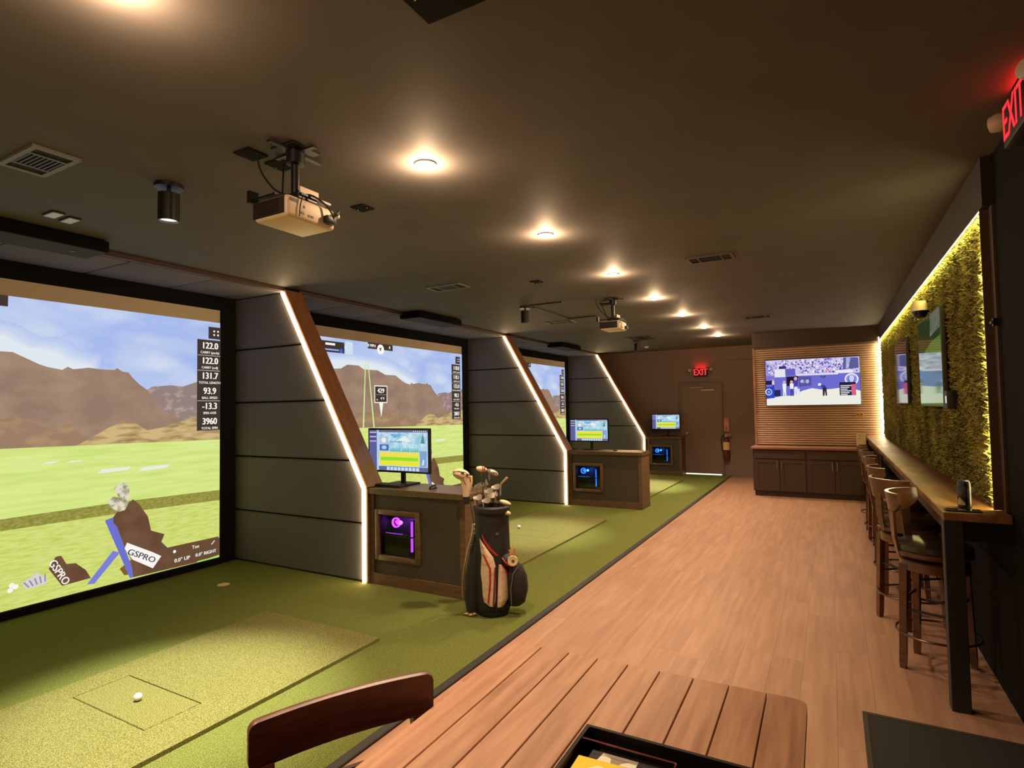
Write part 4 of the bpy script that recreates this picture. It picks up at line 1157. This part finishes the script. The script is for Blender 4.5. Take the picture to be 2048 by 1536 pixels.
# ------------------------------------------------------------------ bar stools
def stool_proto(label):
    t = thing('bar_stool', label, 'stool', (0, 0, 0), group=None)
    for sx in (-1, 1):
        for sy in (-1, 1):
            b = Vector((sx * 0.148, sy * 0.148, 0)); a = Vector((sx * 0.128, sy * 0.128, 0.64))
            secs = []
            for q, hw in ((0.0, 0.015), (0.06, 0.018), (1.0, 0.021)):
                c = b.lerp(a, q)
                secs.append([c + Vector((i * hw, j * hw, 0)) for i, j in ((-1, -1), (1, -1), (1, 1), (-1, 1))])
            MB().loft(secs).obj('leg', M_stoolwood, t)
    n = 40
    MB().tube([(0.215 * cos(2 * pi * i / n), 0.215 * sin(2 * pi * i / n), 0.215) for i in range(n + 1)], 0.0075, 8).obj('foot_ring', mat('bronze_ring_metal', (120, 96, 80), 0.3, metal=0.9), t)
    m = MB()
    for zz, rot in ((0.36, 0), (0.42, pi / 2)):
        for s in (-0.137, 0.137):
            v0, v1 = Vector((-0.137, s, zz)), Vector((0.137, s, zz))
            R = Matrix.Rotation(rot, 3, 'Z')
            m.tube([R @ v0, R @ v1], 0.008)
    m.obj('stretcher', M_blackmetal, t)
    MB().lathe([(0.17, 0.605), (0.182, 0.605), (0.182, 0.66), (0.165, 0.665)], n=32).obj('seat_ring', M_stoolwood, t)
    MB().lathe([(0.09, 0.665), (0.09, 0.69)], n=20).obj('swivel', M_blackmetal, t)
    MB().lathe([(0.0, 0.688), (0.19, 0.688), (0.203, 0.70), (0.203, 0.712), (0.19, 0.722)], n=36).obj('seat_base', M_stoolwood, t)
    MB().lathe([(0.192, 0.718), (0.202, 0.735), (0.198, 0.758), (0.17, 0.776), (0.10, 0.786), (0.0, 0.788)], n=36).obj('cushion', M_leather, t)
    # curved back, centred on local -X
    def arcsec(z0, z1, r0, r1, th, a0, a1, n=22):
        secs = []
        for i in range(n + 1):
            q = i / n
            a = a0 + (a1 - a0) * q
            e = 1 - (2 * q - 1) ** 4 * 0.55
            zm = z1
            zb = z1 - (z1 - z0) * e
            c, s = cos(a), sin(a)
            secs.append([(r0 * c, r0 * s, zb), ((r0 + th) * c, (r0 + th) * s, zb), ((r1 + th) * c, (r1 + th) * s, zm), (r1 * c, r1 * s, zm)])
        return MB().loft(secs)
    arcsec(0.93, 1.075, 0.205, 0.225, 0.02, pi - 1.0, pi + 1.0).obj('back_rail', M_stoolwood, t)
    for a in (pi - 0.62, pi, pi + 0.62):
        c, s = cos(a), sin(a)
        tx, ty = -s, c
        secs = []
        for zz, r, hw in ((0.69, 0.185, 0.022), (0.80, 0.205, 0.024), (0.96, 0.214, 0.034)):
            secs.append([(r * c - tx * hw, r * s - ty * hw, zz), (r * c + tx * hw, r * s + ty * hw, zz), ((r + .016) * c + tx * hw, (r + .016) * s + ty * hw, zz), ((r + .016) * c - tx * hw, (r + .016) * s - ty * hw, zz)])
        MB().loft(secs).obj('back_slat', M_stoolwood, t)
    return t
ST = [(0.525, 4.42, -0.35), (0.475, 5.22, 0.55), (0.495, 6.05, 0.05), (0.51, 7.05, -0.1), (0.51, 7.95, 0.1), (0.51, 8.85, -0.05)]
SL = ['nearest brown wooden bar stool with a round dark cushion, by the black post', 'second bar stool from the near post, its curved back turned toward the room',
      'third bar stool from the near post', 'fourth bar stool from the near post', 'fifth bar stool from the near post', 'farthest bar stool, nearest the television wall']
s0 = stool_proto(SL[0]); s0.location = (ST[0][0], ST[0][1], 0); s0.rotation_euler = (0, 0, ST[0][2]); s0['group'] = 'bar stools along the counter'
for (x, y, r), lb in list(zip(ST, SL))[1:]:
    dup(s0, (x, y, 0), r, lb)

# ------------------------------------------------------------------ golf bag with clubs
BR = radians(31.2)
BX, BY = -2.42, 4.00
bag = thing('golf_bag', 'black and cream golf bag with red piping, standing by the nearest console', 'golf bag', (BX, BY, 0.006), BR)
M_bagblack = mat('black_bag_nylon', (34, 30, 28), 0.65, bump=(60, 0.25, 0.006))
M_bagcream = mat('cream_bag_fabric', (222, 190, 158), 0.6, noise=((14, 14, 30), (176, 140, 110), 0.25, 0.5), bump=(26, 0.35, 0.01))
M_bagred = mat('red_piping', (170, 44, 40), 0.5)
def bagr(z):     # half width, half depth of the bag at height z
    pts = [(0.0, 0.120, 0.105), (0.05, 0.138, 0.12), (0.14, 0.150, 0.13), (0.40, 0.150, 0.130), (0.55, 0.142, 0.125), (0.72, 0.138, 0.120), (0.82, 0.142, 0.124)]
    for (z0, a0, b0), (z1, a1, b1) in zip(pts, pts[1:]):
        if z <= z1:
            q = (z - z0) / (z1 - z0); return a0 + (a1 - a0) * q, b0 + (b1 - b0) * q
    return pts[-1][1:]
secs = []
for z in (0.0, 0.02, 0.05, 0.10, 0.14, 0.25, 0.40, 0.48, 0.55, 0.63, 0.72, 0.78, 0.82):
    a, b = bagr(z)
    wob = 1 + 0.012 * sin(z * 40)
    secs.append([(-0.01 + a * wob * cos(2 * pi * i / 28), b * wob * sin(2 * pi * i / 28), z) for i in range(28)])
m = MB().loft(secs, caps=False); m.bm.faces.new([m.bm.verts[0]] + []) if False else None
m.obj('bag_body', M_bagblack, bag)
MB().lathe([(0.118, 0.82), (0.146, 0.812), (0.150, 0.845), (0.138, 0.86), (0.118, 0.855), (0.112, 0.76), (0.0, 0.76)], c=(-0.01, 0, 0), n=28, caps=False).obj('top_collar', M_bagblack, bag)
MB().lathe([(0.0, 0), (0.122, 0), (0.13, 0.02), (0.13, 0.045)], c=(-0.01, 0, 0), n=28, caps=False).obj('base_cup', M_plastic, bag)
def patch(rows, off, name, m_, n=8, bulge=0.0):
    """rows: (zoom y, left, right) in units measured on the photo; wraps on the bag's front"""
    k = 0.000903
    secs = []
    for yy, l, r in rows:
        z = (1450 - yy) * k
        a, b = bagr(z)
        line = []
        for i in range(n + 1):
            u = (l + (r - l) * i / n - 490) * k
            q = max(-0.97, min(0.97, (u + 0.01) / (a + 0.004)))
            bl = off + bulge * sin(pi * i / n)
            line.append((u, -(b * sqrt(1 - q * q)) - bl, z))
        secs.append(line)
    mm = MB()
    grid = [[mm.bm.verts.new(p) for p in s] for s in secs]
    back = [[mm.bm.verts.new((p[0], p[1] + 0.006, p[2])) for p in s] for s in secs]
    fs = []
    R_, C_ = len(grid), n + 1
    for i in range(R_ - 1):
        for j in range(C_ - 1):
            fs.append(mm.bm.faces.new((grid[i][j], grid[i][j + 1], grid[i + 1][j + 1], grid[i + 1][j])))
    ring = [(0, j) for j in range(C_)] + [(i, C_ - 1) for i in range(1, R_)] + [(R_ - 1, j) for j in range(C_ - 2, -1, -1)] + [(i, 0) for i in range(R_ - 2, 0, -1)]
    for a_, b_ in zip(ring, ring[1:] + ring[:1]):
        fs.append(mm.bm.faces.new((grid[a_[0]][a_[1]], grid[b_[0]][b_[1]], back[b_[0]][b_[1]], back[a_[0]][a_[1]])))
    for row in back:
        pass
    mm._tag(fs)
    loose = [v for v in mm.bm.verts if not v.link_faces]
    bmesh.ops.delete(mm.bm, geom=loose, context='VERTS')
    return mm.obj(name, m_, bag)
patch([(770, 366, 372), (800, 370, 392), (850, 375, 430), (930, 385, 487), (1000, 378, 504), (1070, 375, 505), (1150, 386, 505), (1250, 390, 502), (1310, 400, 498), (1345, 445, 490)], 0.010, 'cream_panel', M_bagcream, bulge=0.012)
patch([(990, 534, 552), (1050, 530, 592), (1130, 526, 612), (1220, 522, 616), (1290, 518, 612), (1330, 516, 590), (1355, 516, 560)], 0.012, 'cream_panel', M_bagcream, bulge=0.012)
patch([(735, 388, 398), (770, 396, 412), (800, 408, 432), (860, 448, 480), (915, 510, 530)], 0.012, 'red_piping', M_bagred, n=3)
patch([(900, 392, 406), (960, 420, 438), (1020, 448, 466), (1150, 448, 464), (1310, 430, 446)], 0.026, 'red_piping', M_bagred, n=3)
patch([(1010, 496, 506), (1060, 492, 505), (1200, 484, 500), (1340, 474, 490)], 0.020, 'red_piping', mat('dark_red_piping', (124, 34, 36), 0.5), n=3)
patch([(990, 545, 560), (1050, 586, 602), (1130, 608, 622), (1220, 612, 626), (1290, 608, 620)], 0.014, 'red_piping', M_bagred, n=3)
patch([(720, 512, 534), (738, 512, 534)], 0.006, 'logo_patch', mat('grey_logo', (96, 86, 80), 0.5), n=2)
# side pocket, round pouch and tag on the right, standing leg on the left
m = MB()
rings = []
for z, w_, d_, cx in ((0.075, 0.05, 0.05, 0.165), (0.10, 0.075, 0.075, 0.172), (0.20, 0.092, 0.095, 0.18), (0.30, 0.090, 0.092, 0.175), (0.38, 0.070, 0.075, 0.16), (0.42, 0.04, 0.05, 0.145)):
    rings.append([(cx + w_ * cos(2 * pi * i / 18), -0.045 + d_ * sin(2 * pi * i / 18), z) for i in range(18)])
m.loft(rings).obj('side_pocket', M_bagblack, bag)
MB().tube([(0.135, -0.135, 0.10), (0.13, -0.145, 0.22), (0.15, -0.14, 0.34), (0.19, -0.115, 0.385)], 0.0035).obj('pocket_zip', mat('grey_zip', (120, 108, 98), 0.4), bag)
m = MB().ico((0.115, -0.085, 0.435), 0.07, 3, (1.0, 0.8, 0.75)); m.obj('upper_pouch', M_bagblack, bag)
MB().tube([(0.065, -0.13, 0.465), (0.09, -0.148, 0.435), (0.12, -0.152, 0.41), (0.16, -0.14, 0.40)], 0.006).obj('red_piping', M_bagred, bag)
m = MB().lathe([(0.0, 0.0), (0.038, 0.0), (0.041, 0.004), (0.038, 0.010), (0.026, 0.008), (0.0, 0.008)], M=Matrix.Translation((0.148, -0.150, 0.447)) @ Matrix.Rotation(pi / 2, 4, 'X'), n=24)
m.obj('round_tag', mat('cream_tag', (226, 204, 150), 0.5), bag)
MB().lathe([(0.0, 0.0), (0.012, 0.0), (0.012, 0.003), (0.0, 0.003)], M=Matrix.Translation((0.150, -0.158, 0.445)) @ Matrix.Rotation(pi / 2, 4, 'X'), n=12).obj('tag_mark', mat('brown_mark', (96, 74, 50), 0.5), bag)
MB().tube([(0.135, -0.15, 0.475), (0.122, -0.145, 0.53)], 0.008).tube([(0.16, -0.15, 0.475), (0.162, -0.145, 0.54)], 0.008).obj('tag_strap', mat('orange_strap', (206, 110, 70), 0.5), bag)
m = MB()
secs = []
for z, w_, d_, cx in ((0.03, 0.05, 0.06, -0.175), (0.12, 0.065, 0.07, -0.175), (0.30, 0.065, 0.07, -0.165), (0.50, 0.05, 0.06, -0.145), (0.66, 0.025, 0.04, -0.125)):
    secs.append([(cx + w_ * cos(2 * pi * i / 16), 0.0 + d_ * sin(2 * pi * i / 16), z) for i in range(16)])
m.loft(secs).obj('long_side_pocket', M_bagblack, bag)
m = MB()
pts = [(-0.155, -0.11, 0.73), (-0.175, -0.10, 0.62), (-0.205, -0.085, 0.53), (-0.24, -0.06, 0.36), (-0.255, -0.05, 0.24), (-0.25, -0.045, 0.14)]
m.tube(pts, [0.008, 0.006, 0.005, 0.004, 0.004, 0.006]); m.obj('stand_leg', mat('silver_leg', (176, 160, 142), 0.3, metal=0.7), bag)
m = MB()
for p0 in ((-0.22, -0.05), (-0.185, -0.075), (-0.16, -0.06)): m.ico((p0[0], p0[1], 0.013), 0.016, 2, (1.5, 0.9, 0.8))
m.obj('stand_foot', mat('brass_foot', (190, 160, 110), 0.35, metal=0.6), bag)
m = MB()
for i in range(6): m.lathe([(0.008, 0), (0.011, 0.003), (0.008, 0.006)], M=Matrix.Translation((-0.15 - 0.006 * i * (i > 2), -0.112 + .003 * i, 0.72 - i * 0.03)) @ Matrix.Rotation(pi / 2 + 0.3 * i, 4, 'X'), n=10)
m.obj('clip_chain', M_chrome, bag)
MB().tube([(-0.08, 0.115, 0.78), (-0.10, 0.16, 0.68), (-0.09, 0.17, 0.55), (-0.06, 0.13, 0.45)], 0.014).obj('shoulder_strap', M_bagblack, bag)

Rb = Matrix.Translation((BX, BY, 0.006)) @ Matrix.Rotation(BR, 4, 'Z')
M_shaft = mat('dark_steel_shaft', (130, 122, 112), 0.25, metal=0.9)
M_head = mat('satin_steel_head', (206, 190, 168), 0.25, metal=0.7)
def K(xz, yz): return ((xz - 490) * 0.000903, (1450 - yz) * 0.000903)
def club(kind, head, depth, label, face=0.0):
    u, v = K(*head)
    top = Vector((u, depth, v))
    base = Vector((max(-0.07, min(0.07, u * 0.45)), max(-0.06, min(0.06, depth * 0.6)), 0.12))
    t = thing('golf_club', label, 'golf club', tuple(Rb @ base), BR)
    tp = top - base
    MB().tube([(0, 0, 0), tp * 0.25], [0.012, 0.010], 8).obj('grip', M_plastic, t)
    MB().tube([tp * 0.25, tp], 0.0048, 6).obj('shaft', M_shaft, t)
    T = Matrix.Translation(tp) @ Matrix.Rotation(face, 4, 'Z')
    if kind == 'iron':
        sec = []
        for s, h0, h1, d_ in ((-0.010, 0.0, 0.018, 0.005), (0.010, -0.004, 0.024, 0.008), (0.030, -0.007, 0.034, 0.010), (0.048, -0.005, 0.038, 0.010), (0.058, 0.006, 0.028, 0.006)):
            sec.append([T @ Vector((s, -d_, h0)), T @ Vector((s, d_, h0)), T @ Vector((s, d_ * 0.45 + 0.006, h1)), T @ Vector((s, -d_ * 0.3 + 0.006, h1))])
        MB().loft(sec).tube([tp - tp.normalized() * 0.05, tp + Vector((0, 0, 0.006))], 0.0075, 8).obj('club_head', M_head, t)
    elif kind == 'wood':
        MB().ico((0, 0, 0), 0.04, 3, (1.25, 1.0, 0.6), M=T @ Matrix.Translation((0.03, 0, 0.012)) @ Matrix.Rotation(0.5, 4, 'Y')).tube([tp - tp.normalized() * 0.05, tp], 0.008, 8).obj('club_head', M_head, t)
    elif kind == 'putter':
        a = T @ Vector((0, 0, 0)); b = T @ Vector((0.055, 0, 0.055))
        MB().tube([tp - tp.normalized() * 0.09, a, b], [0.006, 0.008, 0.010], 8).obj('club_head', M_head, t)
    elif kind == 'cover':
        mc = mat('cream_head_cover', (232, 200, 162), 0.55, bump=(60, 0.15, 0.004))
        MB().ico((0, 0, 0), 0.062, 3, (1.15, 0.9, 0.72), M=T @ Matrix.Translation((-0.038, 0, 0.0)) @ Matrix.Rotation(0.28, 4, 'Y')).obj('head_cover', mc, t)
        sec = []
        for q, rx, ry, dx in ((-0.015, 0.058, 0.046, -0.002), (-0.07, 0.046, 0.040, 0.010), (-0.13, 0.034, 0.032, 0.008), (-0.185, 0.027, 0.026, 0.0)):
            sec.append([T @ Vector((dx + rx * cos(2 * pi * i / 16), ry * sin(2 * pi * i / 16), q)) for i in range(16)])
        MB().loft(sec).obj('cover_neck', mc, t)
        md_ = mat('dark_cover_trim', (96, 52, 44), 0.5)
        MB().tube([T @ Vector(p) for p in ((-0.10, -0.026, 0.024), (-0.05, -0.05, 0.03), (0.0, -0.052, 0.02), (0.035, -0.04, -0.01), (0.04, -0.034, -0.06))], 0.003).tube([T @ Vector(p) for p in ((-0.10, -0.03, 0.0), (-0.06, -0.054, -0.004), (-0.02, -0.052, -0.03), (0.0, -0.044, -0.08))], 0.0025).box(-0.035, -0.01, -0.058, -0.05, 0.008, 0.026, M=T).box(0.004, 0.026, -0.056, -0.048, -0.012, 0.008, M=T).obj('cover_trim', md_, t)
        sec = []
        for q, r_ in ((-0.18, 0.029), (-0.24, 0.026)):
            sec.append([T @ Vector((r_ * cos(2 * pi * i / 14), r_ * sin(2 * pi * i / 14), q)) for i in range(14)])
        MB().loft(sec).obj('cover_sock', M_bagblack, t)
    elif kind == 'smallcover':
        mc = mat('cream_head_cover', (232, 200, 162), 0.55)
        MB().ico((0, 0, 0), 0.038, 3, (1.25, 0.8, 0.62), M=T @ Matrix.Rotation(0.2, 4, 'Y')).obj('head_cover', mc, t)
        MB().box(0.006, 0.014, -0.036, -0.022, -0.02, 0.022, M=T).box(0.022, 0.03, -0.033, -0.018, -0.016, 0.02, M=T).obj('cover_stripe', M_bagred, t)
    elif kind == 'ironcover':
        mc = mat('pale_iron_cover', (206, 184, 140), 0.5)
        MB().ico((0, 0, 0), 0.04, 3, (1.25, 0.7, 0.5), M=T @ Matrix.Rotation(0.35, 4, 'Y')).obj('head_cover', mc, t)
    return t
club('cover', (250, 225), 0.02, 'golf club under the large cream head cover, leftmost in the bag')
club('smallcover', (392, 185), 0.05, 'golf club with the small cream and red head cover, second from left at the top')
club('wood', (462, 232), 0.05, 'golf club with a steel wood head, just right of the small head cover', 0.2)
club('putter', (562, 320), 0.02, 'golf putter with an angled silver neck, tallest on the right')
club('iron', (335, 352), 0.06, 'golf iron at the upper left of the silver cluster', 0.3)
club('iron', (385, 338), 0.03, 'golf iron standing tallest in the middle of the silver cluster', 1.2)
club('iron', (430, 330), 0.06, 'golf iron with a thin upright head at the top of the silver cluster', 1.4)
club('iron', (490, 360), 0.03, 'golf iron with a broad head at the upper right of the silver cluster', 0.1)
club('iron', (425, 392), 0.0, 'golf iron in the centre of the silver cluster', 0.2)
club('iron', (330, 438), -0.05, 'golf iron hanging lowest at the left of the silver cluster', 0.1)
club('iron', (405, 462), -0.07, 'golf iron hanging lowest in the middle of the silver cluster', 0.15)
club('iron', (448, 425), -0.03, 'golf iron in the lower right of the silver cluster', -0.2)
club('iron', (512, 420), 0.0, 'golf iron with a narrow bright neck beside the putter', 1.3)
club('ironcover', (600, 480), -0.02, 'golf club with a pale rounded cover at the right rim of the bag')
club('ironcover', (598, 555), -0.06, 'golf club with a pale cover drooping below the right rim of the bag', -0.2)

# ------------------------------------------------------------------ door mat, table, chair, tray
mt = thing('floor_mat', 'dark rectangular floor mat on the planks at lower right', 'mat', (0.44, 2.9, 0))
MB().box(-0.35, 0.36, -0.7, 0.71, 0, 0.008, bev=0.003, seg=1).obj('mat_pile', mat('dark_mat_pile', (36, 30, 22), 0.95, bump=(300, 0.6, 0.004)), mt)
m = MB()
m.box(-0.352, -0.33, -0.70, 0.712, 0, 0.0095); m.box(-0.33, 0.36, 0.69, 0.712, 0, 0.0095)
m.obj('mat_border', mat('mat_rubber_edge', (54, 42, 30), 0.7), mt)

tb = thing('plank_table', 'wooden plank-topped table in the foreground with a black tray on it', 'table', (-0.583, 1.21, 0), 0.012)
TX0, TX1, TYA, TYB = -0.498, 0.498, -0.75, 0.755
nP = 9
pw = (TX1 - TX0) / nP
for k in range(nP):
    a = TX0 + k * pw
    m = MB()
    if k in (0, nP - 1):
        r = 0.03
        pts = [(a + 0.0015, TYA), (a + pw - 0.0015, TYA), (a + pw - 0.0015, TYB), (a + 0.0015, TYB)]
        xs = a + pw if k == nP - 1 else a
        sg = -1 if k == nP - 1 else 1
        c = [(xs + sg * r - sg * r * cos(q * pi / 12), TYB - r + r * sin(q * pi / 12)) for q in range(7)]
        if k == nP - 1: pts = [(a + 0.0015, TYA), (a + pw, TYA)] + c + [(a + 0.0015, TYB)]
        else: pts = [(a + pw - 0.0015, TYB), (a + pw - 0.0015, TYA), (a, TYA)] + c
        m.prism(pts, 0.718, 0.75, 'z')
    else:
        m.box(a + 0.0015, a + pw - 0.0015, TYA, TYB, 0.718, 0.75)
    es = [e for e in m.bm.edges if all(abs(v.co.z - 0.75) < 1e-5 for v in e.verts)]
    bmesh.ops.bevel(m.bm, geom=es, offset=0.002, segments=1, affect='EDGES')
    m.obj('table_plank', M_tablewood, tb)
MB().box(TX0 + 0.05, TX1 - 0.05, TYB - 0.09, TYB - 0.065, 0.64, 0.716).box(TX0 + 0.05, TX1 - 0.05, TYA + 0.065, TYA + 0.09, 0.64, 0.716).box(TX0 + 0.05, TX0 + 0.075, TYA + 0.09, TYB - 0.09, 0.64, 0.716).box(TX1 - 0.075, TX1 - 0.05, TYA + 0.09, TYB - 0.09, 0.64, 0.716).obj('apron', M_chairwood, tb)
for sx in (TX0 + 0.045, TX1 - 0.115):
    for sy in (TYA + 0.06, TYB - 0.13):
        MB().box(sx, sx + 0.07, sy, sy + 0.07, 0, 0.717, bev=0.004, seg=1).obj('leg', M_chairwood, tb)

ty = thing('serving_tray', 'black open tray on the table, cut by the bottom edge', 'tray', (-0.36, 1.25, 0.7505), 0.006)
m = MB()
m.box(-0.235, 0.235, -0.20, 0.205, 0, 0.006)
m.box(-0.235, 0.235, 0.195, 0.205, 0.006, 0.055); m.box(-0.235, 0.235, -0.205, -0.195, 0.006, 0.055)
m.box(-0.235, -0.225, -0.195, 0.195, 0.006, 0.055); m.box(0.225, 0.235, -0.195, 0.195, 0.006, 0.055)
m.obj('tray_body', mat('black_tray_lacquer', (20, 14, 13), 0.45, spec=0.25), ty)
t = thing('acrylic_box', 'clear box with red-tinted edges standing in the black tray', 'box', (-0.478, 1.275, 0.757), 0.006)
m = MB()
for a, b in (((-0.11, 0.12), (0.13, 0.12)), ((-0.11, -0.12), (0.13, -0.12)), ((-0.11, -0.12), (-0.11, 0.12)), ((0.13, -0.12), (0.13, 0.12))):
    m.tube([(a[0], a[1], 0.045), (b[0], b[1], 0.045)], 0.0022, 6)
    m.tube([(a[0], a[1], 0.002), (a[0], a[1], 0.045)], 0.0022, 6)
m.obj('red_edges', mat('red_tinted_edge', (110, 50, 52), 0.2), t)
MB().box(-0.11, 0.13, -0.12, 0.12, 0.0, 0.002).obj('clear_bottom', mat('clear_dark_plastic', (60, 40, 40), 0.1), t)
t = thing('yellow_pack', 'bright yellow flat pack lying in the clear box', 'pack', (-0.515, 1.275, 0.760), 0.05)
MB().box(-0.06, 0.09, -0.10, 0.075, 0, 0.028, bev=0.003, seg=1).obj('pack_body', mat('yellow_card', (232, 196, 30), 0.4), t)
p = Pic((0, 0, 0.029), (1, 0, 0), (0, 1, 0), (0, 0, 1))
p.poly([(-0.02, -0.02), (0.03, 0.03), (0.08, 0.02), (0.07, -0.02)], mat('dark_print', (60, 44, 30), 0.4)); p.poly([(-0.03, 0.02), (0.0, 0.05), (0.02, 0.045), (-0.01, 0.02)], mat('cream_print', (240, 226, 170), 0.4))
p.obj('pack_print', t)
t = thing('black_pack', 'black flat pack with a cream and grey window, behind the yellow pack', 'pack', (-0.470, 1.377, 0.760), 0.02)
MB().box(-0.09, 0.115, -0.024, 0.024, 0, 0.018, bev=0.002, seg=1).obj('pack_body', M_plastic, t)
p = Pic((0, 0, 0.0188), (1, 0, 0), (0, 1, 0), (0, 0, 1), 0.0003)
p.poly([(-0.065, -0.016), (0.03, -0.018), (0.03, 0.020), (-0.06, 0.020)], mat('grey_window', (150, 128, 112), 0.4))
p.layer(1)
p.poly([(-0.065, -0.016), (-0.03, -0.017), (-0.035, 0.004), (-0.058, 0.014)], mat('cream_window', (230, 222, 196), 0.4))
p.poly([(-0.012, -0.0175), (0.03, -0.018), (0.03, 0.008), (0.008, 0.006), (-0.006, -0.006)], mat('cream_window', (230, 222, 196), 0.4))
for q in range(4): p.rect(0.045 + q * 0.015, 0.055 + q * 0.015, -0.012, 0.006, mat('grey_lettering', (74, 68, 62), 0.4))
p.obj('pack_print', t)

ca = atan2(0.45, 0.24)                       # direction of the back rail
ch = thing('dining_chair', 'dark brown wooden chair with a curved top rail, left of the table', 'chair', (-1.236, 1.226, 0), ca - pi / 2)
# local: rail along Y, chair faces +X
secs = []
n = 18
for q in [0.0, 0.004, 0.012, 0.025, 0.042] + [0.08 + 0.84 * i / 14 for i in range(15)] + [0.958, 0.975, 0.988, 0.996, 1.0]:
    yy = -0.262 + 0.524 * q
    bow = -0.030 * (1 - (2 * q - 1) ** 2)
    r = 0.022
    de = min(q, 1 - q) * 0.524
    cut = r - sqrt(max(0, r * r - (r - min(de, r)) ** 2))
    zt, zb = 0.838 - cut, 0.712 + cut
    secs.append([(bow - 0.011, yy, zb), (bow + 0.011, yy, zb), (bow + 0.013, yy, zt - 0.004), (bow + 0.004, yy, zt), (bow - 0.006, yy, zt), (bow - 0.013, yy, zt - 0.004)])
MB().loft(secs).obj('top_rail', M_chairwood, ch)
for s in (-1, 1):
    secs = []
    for z, xx in ((0.0, -0.03), (0.25, 0.015), (0.45, 0.03), (0.62, 0.012), (0.716, -0.008)):
        secs.append([(xx - 0.016, s * 0.215 - 0.018, z), (xx + 0.016, s * 0.215 - 0.018, z), (xx + 0.016, s * 0.215 + 0.018, z), (xx - 0.016, s * 0.215 + 0.018, z)])
    MB().loft(secs).obj('rear_leg', M_chairwood, ch)
    MB().loft([[(0.42 - a, s * 0.20 - a, z), (0.42 + a, s * 0.20 - a, z), (0.42 + a, s * 0.20 + a, z), (0.42 - a, s * 0.20 + a, z)] for z, a in ((0, 0.013), (0.43, 0.019))]).obj('front_leg', M_chairwood, ch)
MB().box(0.02, 0.46, -0.23, 0.23, 0.43, 0.462, bev=0.012, seg=3).obj('seat', M_leather, ch)
MB().box(0.03, 0.44, -0.21, 0.21, 0.37, 0.43).obj('seat_frame', M_chairwood, ch)
secs = []
for i in range(n + 1):
    q = i / n; yy = -0.2 + 0.4 * q; bow = 0.012 - 0.02 * (1 - (2 * q - 1) ** 2)
    secs.append([(bow - 0.008, yy, 0.58), (bow + 0.008, yy, 0.58), (bow + 0.008, yy, 0.63), (bow - 0.008, yy, 0.63)])
MB().loft(secs).obj('lower_rail', M_chairwood, ch)
